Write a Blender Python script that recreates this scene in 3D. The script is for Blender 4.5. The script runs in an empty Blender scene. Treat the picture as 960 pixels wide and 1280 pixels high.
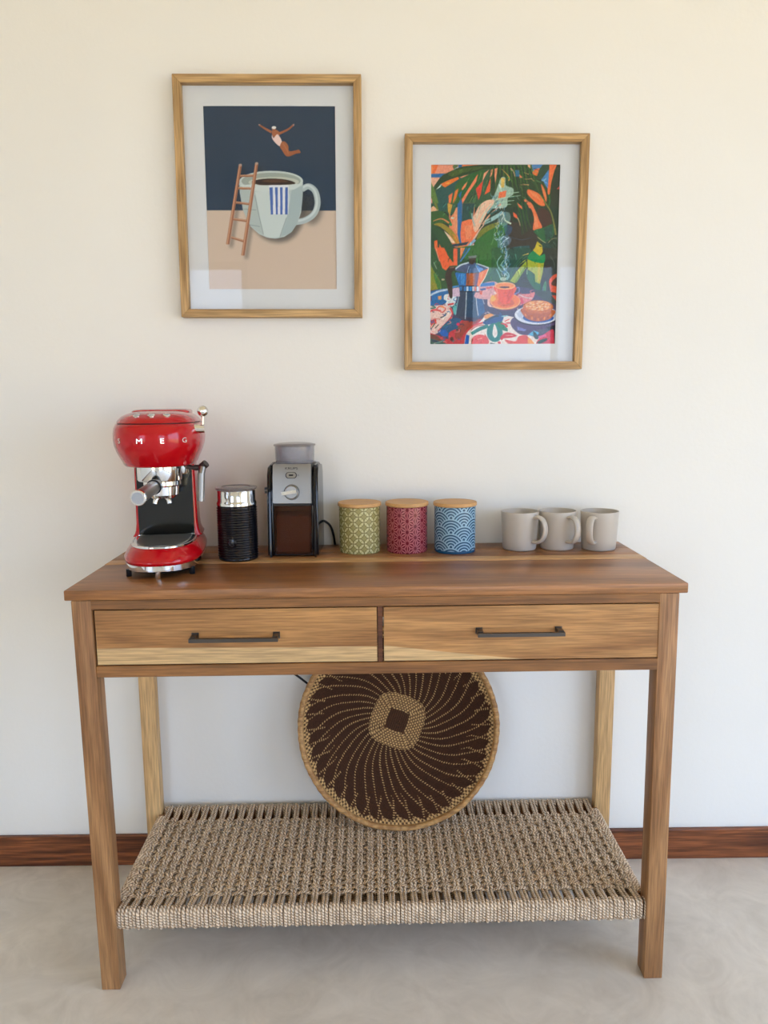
import bpy, bmesh, math, random
import numpy as np
from mathutils import Vector, Matrix

random.seed(7)
RNG = np.random.default_rng(11)
PI = math.pi
scene = bpy.context.scene
col = scene.collection

# ------------------------------------------------------------------ camera
CAM_POS = (0.0062, -1.685, 1.1151)
CAM_PITCH, CAM_YAW, CAM_ROLL, CAM_F = 0.1528, -0.0057, -0.0085, 943.0   # radians, focal length in px of a 960 px wide frame
cam_data = bpy.data.cameras.new('camera')
cam = bpy.data.objects.new('camera', cam_data)
col.objects.link(cam)
cam_data.sensor_fit = 'HORIZONTAL'
cam_data.sensor_width = 36.0
cam_data.lens = 36.0 * CAM_F / 960.0
cam_data.clip_start = 0.02
cam.matrix_world = (Matrix.Translation(CAM_POS) @ Matrix.Rotation(CAM_YAW, 4, 'Z') @ Matrix.Rotation(PI / 2 - CAM_PITCH, 4, 'X')
                    @ Matrix.Rotation(CAM_ROLL, 4, 'Z'))
scene.camera = cam

# ------------------------------------------------------------------ world, sun, window portals, exposure
SKY_COL, SKY_STR = (0.545, 0.708, 1.0), 2.45
SUN_STR = 6.6
world = bpy.data.worlds.new('sky')
scene.world = world
world.use_nodes = True
bgn = world.node_tree.nodes.get('Background') or world.node_tree.nodes.new('ShaderNodeBackground')
bgn.inputs[0].default_value = SKY_COL + (1,)
bgn.inputs[1].default_value = SKY_STR
sun_data = bpy.data.lights.new('sun', 'SUN')
sun_data.energy = SUN_STR
sun_data.color = (1.0, 0.93, 0.82)
sun_data.angle = 0.01
sun = bpy.data.objects.new('sun', sun_data)
col.objects.link(sun)
sun.rotation_euler = Vector((0.30, -0.42, -1.0)).to_track_quat('-Z', 'Y').to_euler()   # comes from behind the house, never into the room

RX0, RX1, RY0, RZ1 = -2.3, 2.2, -4.4, 2.75       # the room: x range, rear wall, ceiling
OPEN_REAR_L = (-2.15, -1.0, 0.0, 2.15)           # glazed doors behind the camera, a pier between them: x0, x1, z0, z1
OPEN_REAR_R = (0.70, 2.10, 0.0, 2.15)
OPEN_RIGHT = (-3.3, -0.75, 0.0, 2.15)            # glazed doors in the right wall: y0, y1, z0, z1
def portal(loc, direction, sx, sy):
    d = bpy.data.lights.new('window_portal', 'AREA')
    d.shape = 'RECTANGLE'; d.size = sx; d.size_y = sy
    d.cycles.is_portal = True
    o = bpy.data.objects.new('window_portal', d); col.objects.link(o)
    o.location = loc
    o.rotation_euler = Vector(direction).to_track_quat('-Z', 'Z').to_euler()
    return o
for op in (OPEN_REAR_L, OPEN_REAR_R):
    portal(((op[0] + op[1]) / 2, RY0 - 0.1, op[3] / 2), (0, 1, 0), op[1] - op[0], op[3])
portal((RX1 + 0.1, (OPEN_RIGHT[0] + OPEN_RIGHT[1]) / 2, OPEN_RIGHT[3] / 2), (-1, 0, 0), OPEN_RIGHT[1] - OPEN_RIGHT[0], OPEN_RIGHT[3])

scene.view_settings.view_transform = 'Standard'
scene.view_settings.look = 'None'
scene.view_settings.gamma = 1.0
scene.view_settings.use_curve_mapping = False
scene.view_settings.exposure = 1.32
scene.cycles.use_denoising = True
scene.cycles.denoiser = 'OPENIMAGEDENOISE'
scene.cycles.denoising_input_passes = 'RGB_ALBEDO_NORMAL'
scene.cycles.denoising_prefilter = 'ACCURATE'
scene.cycles.max_bounces = 10
scene.cycles.diffuse_bounces = 6
scene.cycles.transparent_max_bounces = 16
scene.cycles.sample_clamp_indirect = 8.0

# ------------------------------------------------------------------ helpers: colour, materials
def lin(c):
    c = np.asarray(c, float)
    return np.where(c <= 0.04045, c / 12.92, ((c + 0.055) / 1.055) ** 2.4)
def rgb(r, g, b):
    return tuple(float(v) for v in lin(np.array((r, g, b)) / 255.0)) + (1.0,)

def new_mat(name):
    m = bpy.data.materials.new(name); m.use_nodes = True
    nt = m.node_tree
    return m, nt, nt.nodes['Principled BSDF']
def N(nt, typ, **kw):
    n = nt.nodes.new(typ)
    for k, v in kw.items():
        if k.startswith('i_'):
            n.inputs[k[2:].replace('_', ' ')].default_value = v
        else:
            setattr(n, k, v)
    return n
def L(nt, a, b): nt.links.new(a, b)

def plain(name, c, rough=0.5, metal=0.0, coat=0.0, bump=0.0, bump_scale=200.0, spec=0.5, coat_rough=0.03):
    m, nt, p = new_mat(name)
    p.inputs['Base Color'].default_value = c
    p.inputs['Roughness'].default_value = rough
    p.inputs['Metallic'].default_value = metal
    p.inputs['Coat Weight'].default_value = coat
    p.inputs['Coat Roughness'].default_value = coat_rough
    p.inputs['Specular IOR Level'].default_value = spec
    tc = N(nt, 'ShaderNodeTexCoord')
    nz = N(nt, 'ShaderNodeTexNoise', i_Scale=bump_scale if bump else 12.0, i_Detail=3.0)
    L(nt, tc.outputs['Object'], nz.inputs['Vector'])
    if bump:
        b = N(nt, 'ShaderNodeBump', i_Strength=bump, i_Distance=0.002)
        L(nt, nz.outputs[0], b.inputs['Height']); L(nt, b.outputs[0], p.inputs['Normal'])
    else:
        mr = N(nt, 'ShaderNodeMapRange'); mr.inputs[3].default_value = max(0.0, rough - 0.03); mr.inputs[4].default_value = rough + 0.03
        L(nt, nz.outputs[0], mr.inputs[0]); L(nt, mr.outputs[0], p.inputs['Roughness'])
    return m

def wood(name, c_dark, c_light, axis='X', rough=0.42, coat=0.0, ring=26.0, cross=9.0, along=0.8, sap=None, fibre=0.27, spec=0.4):
    """sap = (colour, height in z, rise per metre of x, softness): pale sapwood below that line"""
    m, nt, p = new_mat(name)
    tc = N(nt, 'ShaderNodeTexCoord'); oi = N(nt, 'ShaderNodeObjectInfo')
    off = N(nt, 'ShaderNodeVectorMath', operation='MULTIPLY_ADD')
    cmb = N(nt, 'ShaderNodeCombineXYZ')
    for k in range(3): L(nt, oi.outputs['Random'], cmb.inputs[k])
    off.inputs[1].default_value = (3.7, 5.1, 4.3)
    L(nt, cmb.outputs[0], off.inputs[0]); L(nt, tc.outputs['Object'], off.inputs[2])
    def stretched(a, c):
        mp = N(nt, 'ShaderNodeMapping')
        s = {'X': (a, c, c), 'Y': (c, a, c), 'Z': (c, c, a)}[axis]
        mp.inputs['Scale'].default_value = s
        L(nt, off.outputs[0], mp.inputs['Vector']); return mp.outputs[0]
    n1 = N(nt, 'ShaderNodeTexNoise', i_Scale=1.0, i_Detail=2.0, i_Roughness=0.45, i_Distortion=0.3)
    L(nt, stretched(along, cross), n1.inputs['Vector'])
    ringm = N(nt, 'ShaderNodeMath', operation='MULTIPLY'); ringm.inputs[1].default_value = ring
    L(nt, n1.outputs[0], ringm.inputs[0])
    sn = N(nt, 'ShaderNodeMath', operation='SINE'); L(nt, ringm.outputs[0], sn.inputs[0])
    mr = N(nt, 'ShaderNodeMapRange'); mr.inputs[1].default_value = -1; mr.inputs[2].default_value = 1
    mr.inputs[3].default_value = -0.05; mr.inputs[4].default_value = 0.52
    L(nt, sn.outputs[0], mr.inputs[0])
    n2 = N(nt, 'ShaderNodeTexNoise', i_Scale=1.0, i_Detail=5.0, i_Roughness=0.6)
    L(nt, stretched(along * 2.5, cross * 5), n2.inputs['Vector'])
    add = N(nt, 'ShaderNodeMath', operation='MULTIPLY_ADD'); add.inputs[1].default_value = 0.9
    L(nt, n2.outputs[0], add.inputs[0]); L(nt, mr.outputs[0], add.inputs[2])
    sub = N(nt, 'ShaderNodeMath', operation='SUBTRACT', use_clamp=True); sub.inputs[1].default_value = 0.17
    L(nt, add.outputs[0], sub.inputs[0])
    mix = N(nt, 'ShaderNodeMix', data_type='RGBA')
    mix.inputs['A'].default_value = c_dark; mix.inputs['B'].default_value = c_light
    L(nt, sub.outputs[0], mix.inputs['Factor'])
    out = mix.outputs['Result']
    if sap:
        sc_, z0, sl, soft = sap
        sep = N(nt, 'ShaderNodeSeparateXYZ'); L(nt, tc.outputs['Object'], sep.inputs[0])
        w = N(nt, 'ShaderNodeTexNoise', i_Scale=1.0, i_Detail=1.5)
        L(nt, stretched(4.0, 6.0), w.inputs['Vector'])
        ln = N(nt, 'ShaderNodeMath', operation='MULTIPLY_ADD'); ln.inputs[1].default_value = sl; ln.inputs[2].default_value = z0 - 0.004
        L(nt, sep.outputs[0], ln.inputs[0])
        ln2 = N(nt, 'ShaderNodeMath', operation='MULTIPLY_ADD'); ln2.inputs[1].default_value = 0.009
        L(nt, w.outputs[0], ln2.inputs[0]); L(nt, ln.outputs[0], ln2.inputs[2])
        df = N(nt, 'ShaderNodeMath', operation='SUBTRACT'); L(nt, ln2.outputs[0], df.inputs[0]); L(nt, sep.outputs[2], df.inputs[1])
        mr2 = N(nt, 'ShaderNodeMapRange', interpolation_type='SMOOTHSTEP'); mr2.inputs[1].default_value = -soft; mr2.inputs[2].default_value = soft
        L(nt, df.outputs[0], mr2.inputs[0])
        mx = N(nt, 'ShaderNodeMix', data_type='RGBA'); L(nt, mr2.outputs[0], mx.inputs['Factor'])
        L(nt, out, mx.inputs['A']); mx.inputs['B'].default_value = sc_
        out = mx.outputs['Result']
    n3 = N(nt, 'ShaderNodeTexNoise', i_Scale=1.0, i_Detail=3.0)
    L(nt, stretched(14.0, 330.0), n3.inputs['Vector'])
    mr3 = N(nt, 'ShaderNodeMapRange'); mr3.inputs[1].default_value = 0.36; mr3.inputs[2].default_value = 0.64
    mr3.inputs[3].default_value = 1.0 - fibre; mr3.inputs[4].default_value = 1.0 + fibre * 0.6
    L(nt, n3.outputs[0], mr3.inputs[0])
    mul = N(nt, 'ShaderNodeMix', data_type='RGBA', blend_type='MULTIPLY'); mul.inputs['Factor'].default_value = 1.0
    L(nt, out, mul.inputs['A']); L(nt, mr3.outputs[0], mul.inputs['B'])
    L(nt, mul.outputs['Result'], p.inputs['Base Color'])
    p.inputs['Roughness'].default_value = rough
    p.inputs['Specular IOR Level'].default_value = spec
    p.inputs['Coat Weight'].default_value = coat; p.inputs['Coat Roughness'].default_value = 0.2
    b = N(nt, 'ShaderNodeBump', i_Strength=0.12, i_Distance=0.001)
    L(nt, n3.outputs[0], b.inputs['Height']); L(nt, b.outputs[0], p.inputs['Normal'])
    return m

def clear(name, tint, refl=0.04, rough=0.02, body=0.0, body_col=(0.5, 0.5, 0.5, 1)):
    """thin clear sheet: transparent + mirror coat by angle (+ a little diffuse body)"""
    m, nt, p = new_mat(name)
    nt.nodes.remove(p)
    out = nt.nodes['Material Output']
    tr = N(nt, 'ShaderNodeBsdfTransparent'); tr.inputs[0].default_value = tint
    df = N(nt, 'ShaderNodeBsdfDiffuse'); df.inputs[0].default_value = body_col
    gl = N(nt, 'ShaderNodeBsdfGlossy'); gl.inputs['Roughness'].default_value = rough
    m0 = N(nt, 'ShaderNodeMixShader'); m0.inputs[0].default_value = body
    L(nt, tr.outputs[0], m0.inputs[1]); L(nt, df.outputs[0], m0.inputs[2])
    lw = N(nt, 'ShaderNodeLayerWeight', i_Blend=0.5)
    pw = N(nt, 'ShaderNodeMath', operation='POWER'); pw.inputs[1].default_value = 4.0
    L(nt, lw.outputs['Facing'], pw.inputs[0])
    ma = N(nt, 'ShaderNodeMath', operation='MULTIPLY_ADD', use_clamp=True); ma.inputs[1].default_value = 0.9; ma.inputs[2].default_value = refl
    L(nt, pw.outputs[0], ma.inputs[0])
    m1 = N(nt, 'ShaderNodeMixShader')
    L(nt, ma.outputs[0], m1.inputs[0]); L(nt, m0.outputs[0], m1.inputs[1]); L(nt, gl.outputs[0], m1.inputs[2])
    L(nt, m1.outputs[0], out.inputs['Surface'])
    return m

def vcol_mat(name, rough=0.5, coat=0.0, spec=0.5, bump=0.0):
    m, nt, p = new_mat(name)
    a = N(nt, 'ShaderNodeAttribute', attribute_name='Col')
    L(nt, a.outputs['Color'], p.inputs['Base Color'])
    p.inputs['Roughness'].default_value = rough
    p.inputs['Coat Weight'].default_value = coat; p.inputs['Coat Roughness'].default_value = 0.08
    p.inputs['Specular IOR Level'].default_value = spec
    return m

# ------------------------------------------------------------------ helpers: geometry
def obj(name, verts, faces, mat, parent=None, smooth=None, fix=True):
    me = bpy.data.meshes.new(name)
    me.from_pydata([tuple(v) for v in verts], [], faces)
    if fix:
        bm = bmesh.new(); bm.from_mesh(me)
        bmesh.ops.recalc_face_normals(bm, faces=bm.faces)
        bm.to_mesh(me); bm.free()
    return link(name, me, mat, parent, smooth)
def link(name, me, mat, parent=None, smooth=None):
    if smooth is not None:
        me.shade_smooth()
        if smooth < 180: me.set_sharp_from_angle(angle=math.radians(smooth))
    if mat is not None: me.materials.append(mat)
    o = bpy.data.objects.new(name, me); col.objects.link(o)
    if parent is not None: o.parent = parent
    return o
def tag(o, label=None, cat=None, group=None, kind=None):
    if label: o['label'] = label
    if cat: o['category'] = cat
    if group: o['group'] = group
    if kind: o['kind'] = kind
    return o
def thing(name, label, cat, loc, rz=0.0, group=None):
    o = bpy.data.objects.new(name, None); col.objects.link(o)
    o.location = loc; o.rotation_euler = (0, 0, rz); o.empty_display_size = 0.05
    return tag(o, label, cat, group)

def bx(x0, x1, y0, y1, z0, z1):
    v = [(x, y, z) for x in (x0, x1) for y in (y0, y1) for z in (z0, z1)]
    f = [(0, 1, 3, 2), (4, 6, 7, 5), (0, 4, 5, 1), (2, 3, 7, 6), (0, 2, 6, 4), (1, 5, 7, 3)]
    return v, f
def join(*parts):
    V, F = [], []
    for v, f in parts:
        n = len(V); V += list(v); F += [tuple(i + n for i in q) for q in f]
    return V, F
def xf(part, m):
    v, f = part
    return [m @ Vector(p) for p in v], f
def box(name, dims, mat, parent=None, bevel=0.0, seg=2, shear=None):
    v, f = bx(*dims)
    if shear: v = [shear(p) for p in v]
    me = bpy.data.meshes.new(name); me.from_pydata(v, [], f)
    bm = bmesh.new(); bm.from_mesh(me)
    bmesh.ops.recalc_face_normals(bm, faces=bm.faces)
    if bevel: bmesh.ops.bevel(bm, geom=bm.edges[:], offset=bevel, segments=seg, affect='EDGES', profile=0.5)
    bm.to_mesh(me); bm.free()
    return link(name, me, mat, parent, 40 if bevel else None)
def lathe(profile, n=48, cx=0.0, cy=0.0):
    """profile (r, z) bottom to top, closed at both ends with a fan when r == 0"""
    V, F, rows = [], [], []
    for r, z in profile:
        if r < 1e-7:
            rows.append([len(V)]); V.append((cx, cy, z))
        else:
            rows.append(list(range(len(V), len(V) + n)))
            V += [(cx + r * math.cos(2 * PI * k / n), cy + r * math.sin(2 * PI * k / n), z) for k in range(n)]
    for a, b in zip(rows[:-1], rows[1:]):
        for k in range(n):
            k2 = (k + 1) % n
            if len(a) == 1 and len(b) == 1: continue
            if len(a) == 1: F.append((a[0], b[k2], b[k]))
            elif len(b) == 1: F.append((a[k], a[k2], b[0]))
            else: F.append((a[k], a[k2], b[k2], b[k]))
    return V, F
def frames(P, closed=False):
    P = [Vector(p) for p in P]; T = []
    for i in range(len(P)):
        a = P[i - 1] if (i or closed) else P[i]
        b = P[(i + 1) % len(P)] if (i < len(P) - 1 or closed) else P[i]
        T.append((b - a).normalized())
    up = Vector((0, 0, 1)) if abs(T[0].z) < 0.9 else Vector((1, 0, 0))
    n = (up - T[0] * up.dot(T[0])).normalized(); out = []
    for t in T:
        n = (n - t * n.dot(t)).normalized(); out.append((n, t.cross(n)))
    return P, out
def tube(P, r, sides=8, closed=False, caps=True, flat=None):
    """r: radius or list of radii; flat=(a, b): elliptical cross section factors"""
    P, fr = frames(P, closed)
    R = r if isinstance(r, (list, tuple)) else [r] * len(P)
    fa, fb = flat or (1, 1)
    V, F = [], []
    for p, (n, b), q in zip(P, fr, R):
        V += [p + n * (q * fa * math.cos(2 * PI * k / sides)) + b * (q * fb * math.sin(2 * PI * k / sides)) for k in range(sides)]
    m = len(P)
    for i in range(m if closed else m - 1):
        a, c = i * sides, ((i + 1) % m) * sides
        F += [(a + k, a + (k + 1) % sides, c + (k + 1) % sides, c + k) for k in range(sides)]
    if caps and not closed:
        F.append(tuple(range(sides))); F.append(tuple(range((m - 1) * sides, m * sides)))
    return V, F
def cyl(p0, p1, r, sides=24, r1=None):
    return tube([p0, p1], [r, r if r1 is None else r1], sides)
def loft(rings, cap0=True, cap1=True):
    V, F = [], []; n = len(rings[0])
    for ring in rings: V += ring
    for i in range(len(rings) - 1):
        a, b = i * n, (i + 1) * n
        F += [(a + k, a + (k + 1) % n, b + (k + 1) % n, b + k) for k in range(n)]
    if cap0: F.append(tuple(range(n)))
    if cap1: F.append(tuple(range((len(rings) - 1) * n, len(rings) * n)))
    return V, F
def plan(w, yf, yb, z, nf=2.3, nb=4.0, n=96, yc=None):
    """one level outline: half width w, front yf (negative), back yb; rounder at the front than at the back"""
    yc = (yf + yb) / 2 if yc is None else yc
    pts = []
    for k in range(n):
        t = 2 * PI * k / n; c, s = math.cos(t), math.sin(t)
        e = nf if s < 0 else nb
        ex = nf * max(0, -s) + nb * max(0, s) if False else e
        x = w * math.copysign(abs(c) ** (2 / ex), c)
        y = yc + (yc - yf if s < 0 else yb - yc) * math.copysign(abs(s) ** (2 / ex), s)
        pts.append((x, y, z))
    return pts
def smooth_path(P, sub=8):
    P = [Vector(p) for p in P]; out = []
    for i in range(len(P) - 1):
        p0, p1, p2, p3 = P[max(i - 1, 0)], P[i], P[i + 1], P[min(i + 2, len(P) - 1)]
        for k in range(sub):
            t = k / sub
            out.append(0.5 * ((2 * p1) + (p2 - p0) * t + (2 * p0 - 5 * p1 + 4 * p2 - p3) * t * t + (3 * p1 - p0 - 3 * p2 + p3) * t ** 3))
    out.append(P[-1]); return out
def text_mesh(txt, size, depth, sx=1.0):
    c = bpy.data.curves.new('text', 'FONT'); c.body = txt; c.size = size; c.extrude = depth
    c.align_x = 'CENTER'; c.align_y = 'CENTER'; c.resolution_u = 4
    o = bpy.data.objects.new('text', c); col.objects.link(o)
    bpy.context.view_layer.update()
    dg = bpy.context.evaluated_depsgraph_get()
    me = bpy.data.meshes.new_from_object(o.evaluated_get(dg))
    bpy.data.objects.remove(o); bpy.data.curves.remove(c)
    if sx != 1.0:
        for v in me.vertices: v.co.x *= sx
    return me
def colour_grid(name, P, C, mat, parent, wrap=False, smooth=180):
    """P: (rows, cols, 3) points, C: same shape, linear colours; one quad mesh with a colour per point"""
    h, w = P.shape[:2]
    idx = np.arange(h * w).reshape(h, w)
    if wrap:
        a, b = idx[:-1, :], np.roll(idx, -1, 1)[:-1, :]
        c, d = np.roll(idx, -1, 1)[1:, :], idx[1:, :]
    else:
        a, b, c, d = idx[:-1, :-1], idx[:-1, 1:], idx[1:, 1:], idx[1:, :-1]
    q = np.stack([a, b, c, d], -1).reshape(-1, 4)
    me = bpy.data.meshes.new(name)
    me.vertices.add(h * w); me.loops.add(q.size); me.polygons.add(len(q))
    me.vertices.foreach_set('co', P.reshape(-1).astype(np.float32))
    me.loops.foreach_set('vertex_index', q.reshape(-1).astype(np.int32))
    me.polygons.foreach_set('loop_start', np.arange(0, q.size, 4, dtype=np.int32))
    at = me.color_attributes.new('Col', 'FLOAT_COLOR', 'POINT')
    at.data.foreach_set('color', np.concatenate([C.reshape(-1, 3), np.ones((h * w, 1))], 1).reshape(-1).astype(np.float32))
    me.update(calc_edges=True); me.validate()
    return link(name, me, mat, parent, smooth)

# ------------------------------------------------------------------ shared materials
def wall_material():
    m, nt, p = new_mat('painted_plaster')
    tc = N(nt, 'ShaderNodeTexCoord')
    n1 = N(nt, 'ShaderNodeTexNoise', i_Scale=1.3, i_Detail=3.0)
    n2 = N(nt, 'ShaderNodeTexNoise', i_Scale=95.0, i_Detail=4.0, i_Roughness=0.6)
    for n in (n1, n2): L(nt, tc.outputs['Object'], n.inputs['Vector'])
    mx = N(nt, 'ShaderNodeMix', data_type='RGBA')
    mx.inputs['A'].default_value = (0.775, 0.75, 0.69, 1); mx.inputs['B'].default_value = (0.825, 0.803, 0.745, 1)
    L(nt, n1.outputs[0], mx.inputs['Factor']); L(nt, mx.outputs['Result'], p.inputs['Base Color'])
    p.inputs['Roughness'].default_value = 0.75
    p.inputs['Specular IOR Level'].default_value = 0.25
    b = N(nt, 'ShaderNodeBump', i_Strength=0.22, i_Distance=0.0015)
    L(nt, n2.outputs[0], b.inputs['Height']); L(nt, b.outputs[0], p.inputs['Normal'])
    return m
def floor_material():
    m, nt, p = new_mat('polished_screed')
    tc = N(nt, 'ShaderNodeTexCoord')
    n1 = N(nt, 'ShaderNodeTexNoise', i_Scale=2.2, i_Detail=6.0, i_Roughness=0.6, i_Distortion=1.2)
    n2 = N(nt, 'ShaderNodeTexNoise', i_Scale=9.0, i_Detail=5.0, i_Roughness=0.65, i_Distortion=2.0)
    n3 = N(nt, 'ShaderNodeTexNoise', i_Scale=60.0, i_Detail=4.0)
    for n in (n1, n2, n3): L(nt, tc.outputs['Object'], n.inputs['Vector'])
    r = N(nt, 'ShaderNodeValToRGB')
    r.color_ramp.elements[0].position = 0.30; r.color_ramp.elements[0].color = (0.53, 0.48, 0.41, 1)
    r.color_ramp.elements[1].position = 0.72; r.color_ramp.elements[1].color = (0.80, 0.745, 0.665, 1)
    av = N(nt, 'ShaderNodeMath', operation='MULTIPLY_ADD'); av.inputs[1].default_value = 0.45
    h = N(nt, 'ShaderNodeMath', operation='MULTIPLY'); h.inputs[1].default_value = 0.55
    L(nt, n1.outputs[0], h.inputs[0]); L(nt, n2.outputs[0], av.inputs[0]); L(nt, h.outputs[0], av.inputs[2])
    L(nt, av.outputs[0], r.inputs[0]); L(nt, r.outputs[0], p.inputs['Base Color'])
    mr = N(nt, 'ShaderNodeMapRange'); mr.inputs[3].default_value = 0.36; mr.inputs[4].default_value = 0.58
    L(nt, n2.outputs[0], mr.inputs[0]); L(nt, mr.outputs[0], p.inputs['Roughness'])
    b = N(nt, 'ShaderNodeBump', i_Strength=0.12, i_Distance=0.002)
    L(nt, n3.outputs[0], b.inputs['Height']); L(nt, b.outputs[0], p.inputs['Normal'])
    return m

M = dict(
    wall=wall_material(), floor=floor_material(),
    ceiling=plain('ceiling_paint', (0.80, 0.71, 0.55, 1), 0.8, bump=0.1),
    base=wood('baseboard_wood', rgb(62, 28, 14), rgb(142, 82, 46), 'X', 0.3, ring=34, cross=22, along=1.6, fibre=0.4),
    ground=plain('sandy_paving', (0.60, 0.46, 0.24, 1), 0.9, bump=0.2, bump_scale=20),
    alu=plain('window_metal', (0.05, 0.05, 0.055, 1), 0.4),
    top=wood('table_top_wood', rgb(112, 69, 36), rgb(178, 124, 76), 'X', 0.34, coat=0.0, ring=24, cross=7, along=0.7),
    sap=wood('sapwood_stripe', rgb(196, 150, 98), rgb(224, 184, 130), 'X', 0.38, coat=0.0, ring=10, cross=10, along=0.6),
    rail=wood('rail_wood', rgb(104, 66, 34), rgb(152, 104, 58), 'X', 0.45, ring=16, cross=14, along=1.6),
    leg=wood('leg_wood', rgb(128, 86, 50), rgb(178, 132, 86), 'Z', 0.48, ring=30, cross=16, along=1.2),
    leg_pale=wood('pale_leg_wood', rgb(186, 146, 96), rgb(218, 180, 126), 'Z', 0.5, ring=12, cross=14, along=1.0),
    drawer_a=wood('drawer_wood', rgb(134, 88, 46), rgb(192, 142, 86), 'X', 0.45, ring=26, cross=8, along=0.9, sap=(rgb(198, 164, 116), 0.6735, -0.006, 0.0012)),
    drawer_b=wood('drawer_wood_wedge', rgb(136, 90, 48), rgb(194, 144, 88), 'X', 0.45, ring=30, cross=8, along=1.1, sap=(rgb(200, 166, 118), 0.6765, -0.125, 0.0012)),
    inner=wood('carcass_wood', rgb(70, 38, 20), rgb(110, 64, 36), 'X', 0.6),
    gun=plain('gunmetal', (0.10, 0.088, 0.078, 1), 0.33, metal=1.0),
    oak=wood('frame_oak_upright', rgb(150, 114, 68), rgb(200, 164, 112), 'Z', 0.5, ring=34, cross=26, along=2.0),
    oak_x=wood('frame_oak_level', rgb(150, 114, 68), rgb(200, 164, 112), 'X', 0.5, ring=34, cross=26, along=2.0),
    mat_white=plain('mat_board', (0.72, 0.71, 0.72, 1), 0.85, bump=0.05),
    glass=clear('picture_glass', (0.97, 0.98, 0.98, 1), 0.018, 0.015),
    printed=vcol_mat('printed_paper', 0.6, spec=0.3),
    backing=plain('backing_board', (0.25, 0.18, 0.11, 1), 0.8),
    red=plain('red_enamel', (0.46, 0.002, 0.007, 1), 0.16, coat=0.35, coat_rough=0.02, spec=0.3),
    chrome=plain('chrome', (0.82, 0.82, 0.81, 1), 0.06, metal=1.0),
    steel=plain('brushed_steel', (0.27, 0.252, 0.225, 1), 0.32, metal=1.0),
    dark_refl_steel=plain('steel_dark_reflection', (0.050, 0.053, 0.056, 1), 0.12, metal=1.0),  # polished steel; the dark room it mirrors is put into its base colour
    grid_steel=plain('tray_steel', (0.30, 0.285, 0.255, 1), 0.35, metal=1.0),
    black=plain('black_plastic', (0.010, 0.010, 0.012, 1), 0.30, spec=0.3),
    gloss_black=plain('gloss_black', (0.003, 0.003, 0.005, 1), 0.09, spec=0.5),
    rubber=plain('dark_rubber', (0.035, 0.022, 0.018, 1), 0.5),
    seam=plain('seam', (0.06, 0.002, 0.004, 1), 0.5),
    grey=plain('grey_plastic', (0.36, 0.38, 0.42, 1), 0.35),
    white_mark=plain('white_mark', (0.6, 0.6, 0.6, 1), 0.5),
    dim_mark=plain('dim_mark', (0.05, 0.052, 0.056, 1), 0.5),
    smoky=clear('smoky_lid', (0.62, 0.58, 0.58, 1), 0.04, 0.03, 0.25, (0.45, 0.42, 0.41, 1)),
    hopper=clear('hopper_plastic', (0.80, 0.80, 0.82, 1), 0.04, 0.04, 0.22, (0.55, 0.53, 0.55, 1)),
    bin=clear('bin_plastic', (0.62, 0.40, 0.28, 1), 0.016, 0.03, 0.22, (0.13, 0.05, 0.025, 1)),
    coffee=plain('ground_coffee', (0.11, 0.042, 0.018, 1), 0.9, bump=0.6, bump_scale=500),
    bamboo=wood('bamboo_lid', rgb(190, 142, 86), rgb(220, 176, 116), 'X', 0.5, ring=8, cross=22, along=1.5, fibre=0.12),
    glaze=vcol_mat('glazed_print', 0.25, coat=0.15, spec=0.35),
    mug=plain('beige_stoneware', (0.49, 0.44, 0.375, 1), 0.42, bump=0.05, bump_scale=90),
    weave=vcol_mat('woven_grass', 0.75, spec=0.08),
    rim=wood('rim_cane', rgb(150, 104, 58), rgb(202, 158, 100), 'X', 0.6, ring=30, cross=30, along=30),
)
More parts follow.
